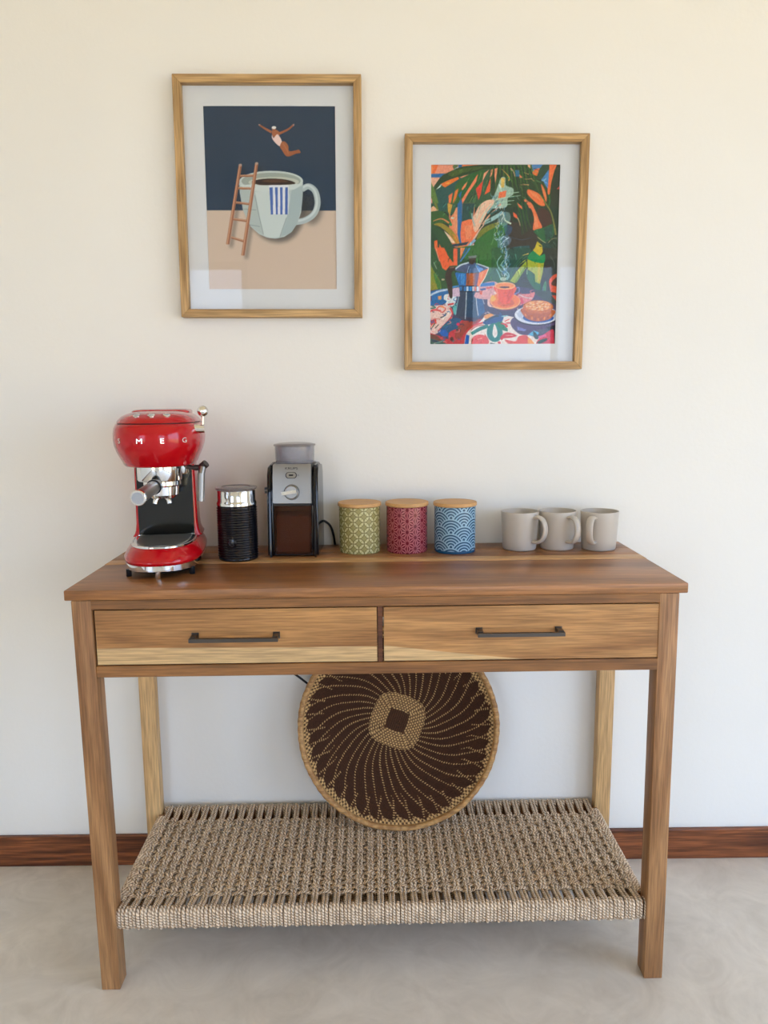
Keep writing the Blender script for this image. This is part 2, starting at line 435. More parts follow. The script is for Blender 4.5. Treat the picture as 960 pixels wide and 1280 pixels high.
def cord_material():
    m, nt, p = new_mat('twisted_cord')
    uv = N(nt, 'ShaderNodeUVMap', uv_map='UVMap')
    sep = N(nt, 'ShaderNodeSeparateXYZ'); L(nt, uv.outputs[0], sep.inputs[0])
    a = N(nt, 'ShaderNodeMath', operation='MULTIPLY'); a.inputs[1].default_value = 2 * PI / 0.0058
    L(nt, sep.outputs[0], a.inputs[0])
    b = N(nt, 'ShaderNodeMath', operation='MULTIPLY_ADD'); b.inputs[1].default_value = 2 * PI * 2
    L(nt, sep.outputs[1], b.inputs[0]); L(nt, a.outputs[0], b.inputs[2])
    s = N(nt, 'ShaderNodeMath', operation='SINE'); L(nt, b.outputs[0], s.inputs[0])
    tc = N(nt, 'ShaderNodeTexCoord')
    nz = N(nt, 'ShaderNodeTexNoise', i_Scale=55.0, i_Detail=3.0); L(nt, tc.outputs['Object'], nz.inputs['Vector'])
    nf = N(nt, 'ShaderNodeTexNoise', i_Scale=420.0, i_Detail=2.0); L(nt, tc.outputs['Object'], nf.inputs['Vector'])
    mr = N(nt, 'ShaderNodeMapRange'); mr.inputs[1].default_value = -1; L(nt, s.outputs[0], mr.inputs[0]); mr.inputs[3].default_value = 0.0; mr.inputs[4].default_value = 0.5
    ad = N(nt, 'ShaderNodeMath', operation='MULTIPLY_ADD'); ad.inputs[1].default_value = 0.55; L(nt, nz.outputs[0], ad.inputs[0]); L(nt, mr.outputs[0], ad.inputs[2])
    ad2 = N(nt, 'ShaderNodeMath', operation='MULTIPLY_ADD'); ad2.inputs[1].default_value = 0.3; L(nt, nf.outputs[0], ad2.inputs[0]); L(nt, ad.outputs[0], ad2.inputs[2])
    r = N(nt, 'ShaderNodeValToRGB')
    r.color_ramp.elements[0].position = 0.25; r.color_ramp.elements[0].color = rgb(128, 99, 72)
    r.color_ramp.elements[1].position = 1.0; r.color_ramp.elements[1].color = rgb(252, 228, 198)
    L(nt, ad2.outputs[0], r.inputs[0]); L(nt, r.outputs[0], p.inputs['Base Color'])
    p.inputs['Roughness'].default_value = 0.7; p.inputs['Specular IOR Level'].default_value = 0.3
    bp = N(nt, 'ShaderNodeBump', i_Strength=0.6, i_Distance=0.0012); L(nt, s.outputs[0], bp.inputs['Height']); L(nt, bp.outputs[0], p.inputs['Normal'])
    return m
M['cord'] = cord_material()

# ------------------------------------------------------------------ the room
T = 0.15
def struct(name, part, mat, parent=None):
    o = obj(name, part[0], part[1], mat, parent)
    if parent is None: o['kind'] = 'structure'
    return o
struct('ground', bx(-16, 16, -20, 6, -0.32, -0.12), M['ground'])
struct('floor', bx(RX0 - T, RX1 + T, RY0 - T, T, -0.12, 0.0), M['floor'])
struct('ceiling', bx(RX0 - T, RX1 + T, RY0 - T, T, RZ1, RZ1 + 0.15), M['ceiling'])
struct('wall_back', bx(RX0 - T, RX1 + T, 0.0, T, 0.0, RZ1), M['wall'])
struct('wall_left', bx(RX0 - T, RX0, RY0, 0.0, 0.0, RZ1), M['wall'])
struct('wall_right', join(bx(RX1, RX1 + T, OPEN_RIGHT[1], 0.0, 0, RZ1), bx(RX1, RX1 + T, RY0, OPEN_RIGHT[0], 0, RZ1),
                          bx(RX1, RX1 + T, OPEN_RIGHT[0], OPEN_RIGHT[1], OPEN_RIGHT[3], RZ1)), M['wall'])
struct('wall_front', join(bx(RX0 - T, OPEN_REAR_L[0], RY0 - T, RY0, 0, RZ1), bx(OPEN_REAR_L[1], OPEN_REAR_R[0], RY0 - T, RY0, 0, RZ1), bx(OPEN_REAR_R[1], RX1 + T, RY0 - T, RY0, 0, RZ1),
                          bx(OPEN_REAR_L[0], OPEN_REAR_L[1], RY0 - T, RY0, OPEN_REAR_L[3], RZ1), bx(OPEN_REAR_R[0], OPEN_REAR_R[1], RY0 - T, RY0, OPEN_REAR_R[3], RZ1)), M['wall'])
def door_frame(name, along_x, a0, a1, z1, pos, n):
    w = 0.05; parts = []
    def bar(u0, u1, z0, z1_):
        return bx(u0, u1, pos - 0.03, pos + 0.03, z0, z1_) if along_x else bx(pos - 0.03, pos + 0.03, u0, u1, z0, z1_)
    parts = [bar(a0, a1, z1 - w, z1), bar(a0, a1, 0, 0.02)]
    for k in range(n + 1):
        u = a0 + (a1 - a0 - w) * k / n
        parts.append(bar(u, u + w, 0.02, z1 - w))
    struct(name, join(*parts), M['alu'])
door_frame('window_1', True, OPEN_REAR_L[0], OPEN_REAR_L[1], OPEN_REAR_L[3], RY0 - 0.05, 2)
door_frame('window_2', True, OPEN_REAR_R[0], OPEN_REAR_R[1], OPEN_REAR_R[3], RY0 - 0.05, 2)
door_frame('window_3', False, OPEN_RIGHT[0], OPEN_RIGHT[1], OPEN_RIGHT[3], RX1 + 0.05, 3)
BB_H, BB_T = 0.0771, 0.011
bb = box('baseboard_back', (RX0, RX1, -BB_T, 0.0, 0.0, BB_H), M['base'], None, 0.0015, 1); bb['kind'] = 'structure'
bb = box('baseboard_left', (RX0, RX0 + BB_T, RY0, -BB_T, 0.0, BB_H), M['base'], None, 0.0015, 1); bb['kind'] = 'structure'

# ------------------------------------------------------------------ console table
H, TT, D, W2 = 0.7832, 0.0185, 0.3869, 0.55
YF, YB = -D / 2, D / 2                       # table local y: front and back of the top
table = thing('console_table', 'long wooden console table with two drawers and a woven cord shelf', 'table', (0.0, -0.2012, 0.0), 0.0105)
# top: boards glued side by side, front edge slightly rounded
PL = [(YF, 0.0135, 'top'), (0.0135, 0.0535, 'sap'), (0.0535, 0.118, 'top'), (0.118, YB, 'top')]
for k, (a, b, mk) in enumerate(PL):
    o = box('tabletop_plank', (-W2, W2, a + 0.00015, b - 0.00015, H - TT, H), M[mk], table, 0.0022 if k == 0 else 0.0004, 2)
    if mk == 'sap': o['label'] = 'pale sapwood strip in the brown top'
LX, LW, LD = 0.5374, 0.0356, 0.0380
RAIL1, RAIL2, RAIL3 = 0.7476, 0.6443, 0.6227
LY = YF + 0.0012                              # front face of the front legs
def leg_shear(p):
    x, y, z = p
    return (x + 0.0032 - 0.0050 * z / 0.765, y, z)
for s in (-1, 1):
    x0, x1 = (-LX, -LX + LW) if s < 0 else (LX - LW, LX)
    box('leg', (x0, x1, LY, LY + LD, 0.0, H - TT), M['leg'], table, 0.0022, 2, leg_shear)
    xb0, xb1 = (-0.5430, -0.5430 + LW) if s < 0 else (0.5430 - LW, 0.5430)
    o = box('leg', (xb0, xb1, YB - 0.0385, YB - 0.0105, 0.0, H - TT), M['leg_pale'], table, 0.0022, 2)
    o['label'] = 'pale rear leg'
XI = LX - LW
box('top_rail', (-XI - 0.003, XI + 0.003, LY + 0.0006, LY + 0.024, RAIL1, H - TT), M['rail'], table, 0.0008, 1)
box('bottom_rail', (-XI - 0.001, XI + 0.001, LY + 0.0006, LY + 0.024, RAIL3, RAIL2), M['rail'], table, 0.0012, 1)
box('drawer_divider', (-0.0015, 0.0075, LY + 0.004, LY + 0.30, RAIL2, RAIL1), M['inner'], table, 0.0005, 1)
for s in (-1, 1):
    box('side_apron', (s * (LX - 0.012) - 0.009, s * (LX - 0.012) + 0.009, LY + LD, YB - 0.0385, RAIL3, H - TT), M['rail'], table, 0.001, 1)
box('back_apron', (-0.508, 0.508, YB - 0.034, YB - 0.016, RAIL3, H - TT), M['rail'], table, 0.001, 1)
def drawer(x0, x1, mat, hx0, hx1, hz, label):
    z0, z1 = RAIL2 + 0.0018, RAIL1 - 0.0022
    d = obj('drawer', *join(bx(x0 + 0.0022, x1 - 0.0012, LY + 0.0022, LY + 0.020, z0, z1),
                            bx(x0 + 0.012, x0 + 0.022, LY + 0.020, LY + 0.30, z0 + 0.008, z1 - 0.012),
                            bx(x1 - 0.022, x1 - 0.012, LY + 0.020, LY + 0.30, z0 + 0.008, z1 - 0.012),
                            bx(x0 + 0.022, x1 - 0.022, LY + 0.290, LY + 0.30, z0 + 0.008, z1 - 0.012),
                            bx(x0 + 0.022, x1 - 0.022, LY + 0.020, LY + 0.290, z0 + 0.010, z0 + 0.016)), mat, table)
    d['label'] = label
    yf = LY + 0.0022
    bar = bx(hx0, hx1, yf - 0.029, yf - 0.0215, hz - 0.0033, hz + 0.0033)
    posts = []
    for px in (hx0 + 0.0055, hx1 - 0.0055):
        posts.append(bx(px - 0.0048, px + 0.0048, yf - 0.0215, yf, hz - 0.0040, hz + 0.0046))
        posts.append(bx(px - 0.0062, px + 0.0062, yf - 0.0022, yf, hz - 0.0056, hz + 0.0062))
    h = obj('handle', *join(bar, *posts), M['gun'], d); h['label'] = 'gunmetal square bar pull'
    return d
drawer(-XI, -0.0015, M['drawer_a'], -0.3302, -0.1755, 0.6970, 'drawer front with a full pale sapwood band below')
drawer(0.0075, XI, M['drawer_b'], 0.1735, 0.3265, 0.7000, 'drawer front with a pale sapwood wedge in its corner')

# woven shelf: four hidden rails, cords wound over them
SHZ, SHT = 0.1620, 0.0445
SX = 0.5087
RF0, RF1 = YF + 0.0062, YF + 0.0285            # front rail depth range (over the cord)
RB0, RB1 = YB - 0.024, YB - 0.001             # back rail
CR = 0.0033                                   # cord radius
sh = 0.0072
fr = join(bx(-XI, XI, RF0 + sh, RF1 - sh, SHZ - SHT + sh, SHZ - sh), bx(-XI, XI, RB0 + sh, RB1 - sh, SHZ - SHT + sh, SHZ - sh),
          bx(-0.512, -0.492, LY + LD, YB - 0.039, SHZ - SHT + sh, SHZ - sh), bx(0.492, 0.512, LY + LD, YB - 0.039, SHZ - SHT + sh, SHZ - sh))
obj('shelf_frame', *fr, M['rail'], table)

class CordBatch:
    def __init__(s): s.V = []; s.F = []; s.UV = []
    def add(s, P, r, sides=6, closed=False):
        v, f = tube(P, r, sides, closed, caps=False)
        P = [Vector(p) for p in P]
        u = [0.0]
        for i in range(1, len(P)): u.append(u[-1] + (P[i] - P[i - 1]).length)
        u0 = random.random() * 0.05
        n = len(s.V); s.V += v
        m = len(P)
        for i in range(m if closed else m - 1):
            for k in range(sides):
                q = (i * sides + k, i * sides + (k + 1) % sides, ((i + 1) % m) * sides + (k + 1) % sides, ((i + 1) % m) * sides + k)
                s.F.append(tuple(n + a for a in q))
                ua, ub = u[i] + u0, (u[i + 1] if i + 1 < m else u[i] + (P[0] - P[i]).length) + u0
                s.UV += [ua, k / sides, ua, (k + 1) / sides, ub, (k + 1) / sides, ub, k / sides]
    def build(s, name, parent):
        me = bpy.data.meshes.new(name); me.from_pydata([tuple(v) for v in s.V], [], s.F)
        uv = me.uv_layers.new(name='UVMap'); uv.data.foreach_set('uv', np.array(s.UV, np.float32))
        bm = bmesh.new(); bm.from_mesh(me); bmesh.ops.recalc_face_normals(bm, faces=bm.faces); bm.to_mesh(me); bm.free()
        o = link(name, me, M['cord'], parent, 180); o['kind'] = 'stuff'; return o
def rail_loop(x, y0, y1, z0, z1, r, jx=0.0):
    """closed loop of one cord turn around a rail, rounded corners"""
    c = 0.006; P = []
    for (cy, cz, a0) in ((y0 + c, z0 + c, PI), (y1 - c, z0 + c, 1.5 * PI), (y1 - c, z1 - c, 0), (y0 + c, z1 - c, 0.5 * PI)):
        for k in range(3):
            a = a0 + k * PI / 4
            P.append((x + jx * (cz - z0) / (z1 - z0), cy + c * math.cos(a), cz + c * math.sin(a)))
    return P
NG = 47
PITCH = 2 * (SX - 0.006) / NG
WY0, WY1, NR = -0.340 + 0.2012, -0.066 + 0.2012, 19      # woven zone, rows of weft
ROW = (WY1 - WY0) / NR
ZM, AMP = SHZ - 0.0092, 0.0068
warp, weft, wraps = CordBatch(), CordBatch(), CordBatch()
for g in range(NG):
    xc = -SX + 0.006 + PITCH * (g + 0.5) + random.uniform(-0.0006, 0.0006)
    for q in (-1, 1):
        x = xc + q * (CR * 1.02)
        P = []
        for k in range(6):                                # up the front face of the front rail and over its edge
            a = PI + k * PI / 2 / 5
            P.append((x, RF0 + 0.010 + (0.010 - CR) * math.cos(a), SHZ - 0.010 - (0.010 - CR) * math.sin(a)))
        P = [(x, RF1 - CR, SHZ - SHT + 0.010), (x, RF1 - 0.009, SHZ - SHT + CR), (x, RF0 + 0.009, SHZ - SHT + CR), (x, RF0 + CR, SHZ - SHT + 0.009)] + P
        P.append((x, RF0 + 0.018, SHZ - CR - 0.0004))
        P.append((x, WY0 - ROW * 0.9, ZM + 0.0015))
        for i in range(NR * 2 + 1):
            y = WY0 + ROW * i / 2
            ph = math.cos(PI * (i / 2 - 0.5)) * (1 if g % 2 else -1)
            P.append((x + random.uniform(-0.0006, 0.0006), y, ZM + AMP * ph))
        P.append((x, WY1 + ROW * 0.8, ZM + 0.001))
        P.append((x, RB0 + 0.012, SHZ - CR - 0.0005)); P.append((x, RB1 - 0.009, SHZ - CR - 0.0005)); P.append((x, RB1 - CR, SHZ - 0.010)); P.append((x, RB1 - CR, SHZ - SHT + 0.008))
        warp.add(P, CR)
        warp.add([(x + PITCH / 2, RF0 + 0.010, SHZ - SHT + CR), (x + PITCH / 2, 0.0, SHZ - SHT + CR + 0.003), (x + PITCH / 2, RB1 - 0.010, SHZ - SHT + CR)], CR * 1.6)
    xw = -SX + 0.006 + PITCH * g
    for e in (0.0,):
        wraps.add(rail_loop(xw, RF0 + CR, RF1 - CR, SHZ - SHT + CR, SHZ - CR - 0.0012, CR, random.uniform(-0.0006, 0.0006)), CR * 1.2, 6, True)
        wraps.add(rail_loop(xw, RB0 + CR, RB1 - CR, SHZ - SHT + CR, SHZ - CR - 0.003, CR), CR, 6, True)
for x in (-SX + 0.0035, SX - 0.0035):
    wraps.add(rail_loop(x, RF0 + CR, RF1 - CR, SHZ - SHT + CR, SHZ - CR, CR), CR, 6, True)
for i in range(NR):
    yc = WY0 + ROW * (i + 0.5)
    for q in (-0.62, 0.62):
        y = yc + q * CR * 1.0
        P = []
        xe = 0.5165
        P += [(-xe + 0.024, y, SHZ - SHT + CR), (-xe + 0.009, y, SHZ - SHT + CR), (-xe + CR, y, SHZ - SHT + 0.010), (-xe + CR, y, SHZ - 0.010), (-xe + 0.008, y, SHZ - CR - 0.001)]
        for j in range(NG * 2 + 1):
            x = -SX + 0.006 + PITCH * j / 2
            g = j // 2
            ph = -math.cos(PI * (i)) * math.sin(PI * j / 2) * (1 if (j // 2) % 2 else -1) if j % 2 else 0.0
            gsign = (1 if g % 2 else -1)
            wz = math.cos(PI * i) * gsign if j % 2 else 0.0
            P.append((x, y + random.uniform(-0.0005, 0.0005), ZM - 0.0008 - 0.0042 * wz))
        P += [(xe - 0.008, y, SHZ - CR - 0.001), (xe - CR, y, SHZ - 0.010), (xe - CR, y, SHZ - SHT + 0.010), (xe - 0.009, y, SHZ - SHT + CR), (xe - 0.024, y, SHZ - SHT + CR)]
        weft.add(P, CR * 0.72)
for i in range(NR * 2 + 3):                                # turns round the two side rails between the weft rows
    y = WY0 + ROW * (i - 1) / 2
    for s_ in (-1, 1):
        P = [(s_ * x, y, z) for x, z in ((0.5165 - CR - 0.001, SHZ - 0.011), (0.5165 - 0.009, SHZ - CR - 0.0022), (0.4985, SHZ - CR - 0.0030), (0.4925, SHZ - 0.012), (0.4925, SHZ - SHT + 0.012), (0.4985, SHZ - SHT + CR + 0.001), (0.5165 - 0.009, SHZ - SHT + CR + 0.001), (0.5165 - CR - 0.001, SHZ - SHT + 0.011))]
        wraps.add(P, CR * 1.05, 6, True)
warp.build('warp_cords', table); weft.build('weft_cords', table); wraps.build('rail_wraps', table)

# ------------------------------------------------------------------ printed pictures
class Canvas:
    def __init__(s, w, h, corners, bg):
        s.w, s.h = w, h
        s.a = np.ones((h, w, 3)) * (np.array(bg) / 255.0)
        # homography: photo px of the drawn source -> canvas px
        A = []; B = []
        for (x, y), (u, v) in zip(corners, ((0, 0), (w, 0), (0, h), (w, h))):
            A += [[x, y, 1, 0, 0, 0, -u * x, -u * y], [0, 0, 0, x, y, 1, -v * x, -v * y]]; B += [u, v]
        s.Hm = np.append(np.linalg.solve(np.array(A, float), np.array(B, float)), 1).reshape(3, 3)
        s.org = (0, 0, 1.0)
    def tile(s, x, y, k): s.org = (x, y, k)
    def pts(s, P):
        P = np.asarray(P, float); ox, oy, k = s.org
        q = np.stack([P[:, 0] / k + ox, P[:, 1] / k + oy, np.ones(len(P))], 1) @ s.Hm.T
        return q[:, :2] / q[:, 2:]
    def blend(s, mask, c, alpha, y0=0, x0=0):
        h, w = mask.shape
        r = s.a[y0:y0 + h, x0:x0 + w]; m = (mask * alpha)[..., None]
        r[:] = r * (1 - m) + (np.asarray(c) / 255.0) * m
    def mask(s, P, raw=False):
        q = P if raw else s.pts(P)
        x0, y0 = max(0, int(q[:, 0].min()) - 1), max(0, int(q[:, 1].min()) - 1)
        x1, y1 = min(s.w, int(q[:, 0].max()) + 2), min(s.h, int(q[:, 1].max()) + 2)
        if x1 <= x0 or y1 <= y0: return None
        S = 3
        X = x0 + (np.arange((x1 - x0) * S) + 0.5) / S; Y = y0 + (np.arange((y1 - y0) * S) + 0.5) / S
        ins = np.zeros((len(Y), len(X)), bool)
        for (ax, ay), (bx_, by) in zip(q, np.roll(q, -1, 0)):
            if ay == by: continue
            rows = ((ay > Y) != (by > Y))
            xc = (bx_ - ax) * (Y - ay) / (by - ay) + ax
            ins ^= rows[:, None] & (X[None, :] < xc[:, None])
        m = ins.reshape(y1 - y0, S, x1 - x0, S).mean((1, 3))
        return m, y0, x0
    def poly(s, P, c, alpha=1.0, raw=False):
        r = s.mask(P, raw)
        if r: s.blend(r[0], c, alpha, r[1], r[2])
    def smooth_poly(s, P, c, alpha=1.0, sub=6):
        P = [Vector((x, y, 0)) for x, y in P]; n = len(P); out = []
        for i in range(n):
            p0, p1, p2, p3 = P[i - 1], P[i], P[(i + 1) % n], P[(i + 2) % n]
            for k in range(sub):
                t = k / sub
                v = 0.5 * ((2 * p1) + (p2 - p0) * t + (2 * p0 - 5 * p1 + 4 * p2 - p3) * t * t + (3 * p1 - p0 - 3 * p2 + p3) * t ** 3)
                out.append((v.x, v.y))
        s.poly(out, c, alpha)
    def ell(s, cx, cy, rx, ry, c, alpha=1.0, rot=0.0):
        t = np.linspace(0, 2 * PI, 48, endpoint=False); cr, sr = math.cos(rot), math.sin(rot)
        s.poly([(cx + cr * rx * a - sr * ry * b, cy + sr * rx * a + cr * ry * b) for a, b in zip(np.cos(t), np.sin(t))], c, alpha)
    def stroke(s, P, w, c, alpha=1.0, smooth=True):
        """w in tile px: number or (start, end)"""
        if smooth and len(P) > 2:
            P = [(v.x, v.y) for v in smooth_path([(x, y, 0) for x, y in P], 6)]
        wa, wb = w if isinstance(w, tuple) else (w, w)
        P = np.asarray(P, float); n = len(P)
        t = np.gradient(P, axis=0); t /= np.linalg.norm(t, axis=1, keepdims=True) + 1e-9
        nn = np.stack([-t[:, 1], t[:, 0]], 1) * (np.linspace(wa, wb, n) / 2)[:, None]
        s.poly(np.concatenate([P + nn, (P - nn)[::-1]]), c, alpha)
    def shadow(s, P, dx, dy, blur, alpha, c=(20, 22, 25)):
        q = np.asarray(P, float) + (dx, dy)
        m = np.zeros((s.h, s.w)); r = s.mask(q)
        if not r: return
        m[r[1]:r[1] + r[0].shape[0], r[2]:r[2] + r[0].shape[1]] = r[0]
        for _ in range(2):
            for ax in (0, 1):
                m = sum(np.roll(m, k, ax) for k in range(-blur, blur + 1)) / (2 * blur + 1)
        s.blend(m, c, alpha)

def ellipse_pts(cx, cy, rx, ry, a0=0.0, a1=2 * PI, n=40):
    return [(cx + rx * math.cos(a), cy + ry * math.sin(a)) for a in np.linspace(a0, a1, n)]

def art_cup():
    c = Canvas(250, 342, ((253.2, 132.1), (418.3, 133.3), (260.4, 360.0), (420.0, 361.7)), (30, 52, 76))
    c.tile(250, 130, 5.486)
    c.poly([(0, 721), (960, 731), (960, 1400), (0, 1400)], (200, 178, 160))
    body = [(266, 540), (270, 600), (280, 660), (300, 740), (345, 835), (400, 885), (450, 908), (510, 917), (570, 905), (620, 872), (660, 812), (684, 740), (694, 640), (697, 540)]
    rim = ellipse_pts(482, 530, 216, 72)
    rails = [[(275, 418), (188, 952)], [(385, 408), (290, 1028)]]
    c.shadow(body, 26, 26, 4, 0.55); c.shadow(ellipse_pts(735, 690, 70, 110), 22, 24, 5, 0.45)
    for (a, b) in rails: c.shadow([(a[0] - 12, a[1]), (a[0] + 12, a[1]), (b[0] + 12, b[1]), (b[0] - 12, b[1])], 22, 22, 3, 0.4)
    hp = [(690, 585), (735, 565), (780, 600), (796, 680), (772, 750), (715, 792), (650, 806)]
    c.stroke(hp, 40, (168, 180, 182)); c.stroke([(x - 4, y - 6) for x, y in hp], 14, (205, 212, 212), 0.7)
    c.poly(body, (176, 187, 186)); c.poly(rim, (190, 199, 195))
    c.poly([(375, 600), (470, 590), (600, 590), (620, 700), (580, 790), (540, 905), (470, 912), (428, 890)], (192, 201, 199))
    c.poly([(620, 590), (697, 560), (690, 680), (660, 810), (610, 880), (545, 905), (585, 790)], (160, 174, 176))
    c.poly([(268, 560), (370, 600), (430, 892), (345, 835), (290, 720)], (168, 178, 176), 0.8)
    for P in ([(372, 620), (395, 740), (430, 888)], [(300, 715), (380, 722)], [(330, 820), (405, 834)], [(585, 775), (540, 905)]): c.stroke(P, 4, (120, 130, 130), 0.8)
    c.ell(482, 527, 200, 56, (150, 158, 150)); c.ell(500, 535, 170, 36, (186, 188, 176))
    c.smooth_poly([(352, 532), (400, 516), (480, 510), (560, 515), (620, 528), (646, 545), (600, 552), (480, 554), (400, 552)], (48, 32, 26))
    c.smooth_poly([(420, 525), (520, 515), (600, 530), (560, 538), (460, 536)], (96, 60, 40), 0.7)
    lip = ellipse_pts(482, 540, 216, 68, 0.12, PI - 0.12)
    c.stroke(lip[3:-3], 22, (200, 206, 203), 0.0)
    c.poly([(270, 555), (352, 548), (400, 556), (480, 560), (600, 556), (650, 548), (694, 550), (640, 585), (480, 600), (320, 585)], (196, 204, 201))
    c.poly([(466, 556), (600, 556), (598, 752), (486, 752)], (214, 216, 222))
    for x0, x1, xb in ((470, 493, 10), (508, 526, 6), (541, 559, 3), (577, 595, -2)):
        c.poly([(x0, 570), (x1, 570), (x1 - 1 + xb * 0.3, 754), (x0 + xb, 754)], (66, 98, 166))
    for k, (a, b) in enumerate([((270, 492), (366, 490)), ((258, 574), (346, 577)), ((244, 670), (336, 682)), ((224, 782), (322, 796)), ((212, 905), (302, 934))]):
        c.stroke([a, b], 16, (150, 100, 74)); c.stroke([(a[0], a[1] - 4), (b[0], b[1] - 4)], 5, (198, 150, 118))
    for a, b in rails:
        c.stroke([a, b], 22, (150, 96, 70)); c.stroke([(a[0] - 4, a[1]), (b[0] - 4, b[1])], 8, (196, 142, 110))
        c.ell(a[0], a[1], 11, 9, (176, 150, 136))
    sk = (160, 92, 58)
    c.stroke([(403, 148), (440, 172), (486, 198)], (9, 17), sk); c.stroke([(636, 146), (600, 178), (540, 206)], (9, 17), sk)
    c.ell(403, 147, 7, 4, (180, 140, 130)); c.ell(635, 150, 5, 8, (180, 140, 130))
    c.smooth_poly([(495, 180), (518, 182), (545, 205), (530, 225), (500, 230), (488, 205)], sk)
    c.smooth_poly([(488, 215), (500, 236), (522, 212), (538, 225), (556, 262), (556, 296), (535, 290), (510, 268), (490, 240)], (226, 196, 190))
    c.smooth_poly([(556, 262), (578, 264), (598, 290), (605, 326), (655, 320), (668, 316), (682, 338), (650, 344), (605, 362), (580, 356), (556, 320), (542, 296)], sk)
    c.stroke([(560, 270), (590, 320), (600, 345)], 6, (190, 118, 78), 0.7)
    c.ell(501, 176, 13, 13, (150, 84, 54)); c.ell(502, 167, 15, 10, (228, 222, 218))
    return c.a

def art_still_life():
    c = Canvas(264, 366, ((540.0, 205.8), (702.0, 205.8), (536.8, 430.4), (692.3, 428.8)), (40, 58, 44))
    Z = 10.667
    tiles = dict(A=(535, 200, Z), B=(615, 200, Z), C=(535, 255, Z), D=(615, 255, Z), E=(535, 310, Z), F=(615, 310, Z), G=(535, 370, Z), Hh=(615, 370, Z))
    def t(k): c.tile(*tiles[k])
    dk, gr, ol, orr, sal, blu, tea = (42, 66, 38), (46, 92, 48), (112, 122, 46), (226, 104, 52), (222, 140, 112), (28, 96, 148), (36, 82, 78)
    # wall and window behind the leaves
    t('A'); c.poly([(0, 0), (960, 0), (960, 640), (0, 640)], (50, 84, 56)); c.poly([(0, 40), (520, 40), (520, 130), (250, 200), (0, 420)], sal)
    t('C'); c.poly([(300, 0), (640, 0), (620, 640), (300, 560)], (216, 122, 84))
    t('A')
    c.poly([(55, 60), (170, 60), (120, 190), (50, 195)], orr); c.poly([(80, 60), (110, 60), (85, 190), (60, 190)], (236, 140, 80), 0.7)
    c.poly([(45, 198), (270, 192), (230, 246), (45, 246)], blu); c.poly([(428, 55), (480, 55), (470, 150), (430, 150)], blu)
    c.poly([(480, 62), (790, 60), (760, 95), (600, 95), (480, 118)], (226, 116, 62)); c.poly([(350, 100), (380, 66), (430, 70), (400, 150), (370, 140)], (86, 104, 60))
    c.poly([(46, 250), (190, 246), (110, 350), (95, 380), (46, 330)], (224, 164, 136))
    # left dark leaf mass
    c.smooth_poly([(130, 420), (230, 370), (440, 262), (640, 190), (760, 160), (640, 300), (470, 430), (350, 520), (290, 640), (150, 640), (140, 520)], tea)
    c.smooth_poly([(420, 300), (620, 190), (780, 150), (700, 330), (560, 470), (420, 640), (300, 640), (360, 480)], (44, 92, 44))
    c.smooth_poly([(108, 410), (130, 330), (210, 225), (330, 160), (470, 105), (640, 85), (960, 62), (960, 150), (800, 135), (640, 175), (520, 215), (400, 245), (250, 300), (190, 335), (140, 385)], dk)
    c.smooth_poly([(300, 190), (470, 130), (700, 100), (760, 110), (640, 150), (470, 190), (350, 240)], (70, 92, 38), 0.8)
    c.poly([(186, 335), (300, 280), (420, 238), (440, 262), (250, 378)], (228, 112, 46)); c.poly([(250, 330), (330, 290), (300, 330)], (242, 160, 60))
    c.poly([(440, 245), (500, 222), (570, 205), (470, 252)], (216, 130, 100)); c.poly([(140, 395), (185, 345), (215, 330), (190, 370)], (160, 200, 190))
    c.poly([(466, 400), (500, 345), (548, 298), (520, 370), (478, 415)], (222, 128, 84))
    c.poly([(560, 390), (650, 250), (686, 196), (662, 300), (560, 450), (476, 596), (468, 535)], (226, 120, 84))
    c.poly([(764, 190), (836, 140), (800, 195), (742, 300)], (222, 150, 118)); c.poly([(654, 395), (752, 288), (722, 460), (690, 545)], (214, 68, 46))
    c.poly([(858, 150), (884, 132), (882, 185), (836, 256)], (222, 140, 110)); c.poly([(850, 250), (852, 330), (842, 430), (766, 476), (800, 385)], (222, 92, 52))
    c.poly([(906, 136), (948, 124), (926, 232), (908, 335)], (224, 140, 108)); c.poly([(296, 484), (352, 446), (322, 600), (298, 640)], (222, 112, 68))
    c.poly([(380, 428), (428, 390), (402, 500), (345, 606)], (226, 116, 50)); c.poly([(424, 480), (472, 416), (450, 530), (400, 640), (470, 640), (470, 560)], blu)
    c.poly([(340, 630), (420, 490), (350, 640)], (190, 160, 60))
    c.smooth_poly([(50, 270), (75, 330), (120, 430), (162, 590), (150, 640), (110, 610), (60, 470)], (92, 122, 56)); c.poly([(40, 470), (75, 530), (90, 640), (40, 640)], (226, 150, 132))
    for P in ([(560, 600), (590, 540), (630, 480)], [(600, 640), (640, 560), (660, 470)], [(690, 300), (730, 180)], [(760, 400), (810, 280)]): c.stroke(P, (3, 7), (120, 160, 80), 0.8)
    # top right palm
    t('B'); c.poly([(0, 40), (960, 40), (960, 640), (300, 640), (0, 640)], (44, 66, 40))
    for k in range(26):
        x = 20 + k * 22; c.stroke([(x, 60), (x - 30 + k * 4, 200 + (k % 5) * 40), (x - 60 + k * 9, 360 + (k % 4) * 60)], (26, 4), [(38, 70, 36), (56, 98, 40), (30, 56, 44), (70, 100, 46)][k % 4], 0.85)
    c.poly([(52, 130), (92, 120), (76, 220), (60, 330), (50, 230)], (220, 136, 100)); c.poly([(0, 150), (30, 130), (20, 200), (0, 240)], (220, 136, 100))
    c.stroke([(140, 130), (200, 190), (240, 240), (236, 290)], (4, 16), (206, 150, 76)); c.stroke([(262, 125), (300, 170), (318, 235)], (14, 8), (200, 150, 130))
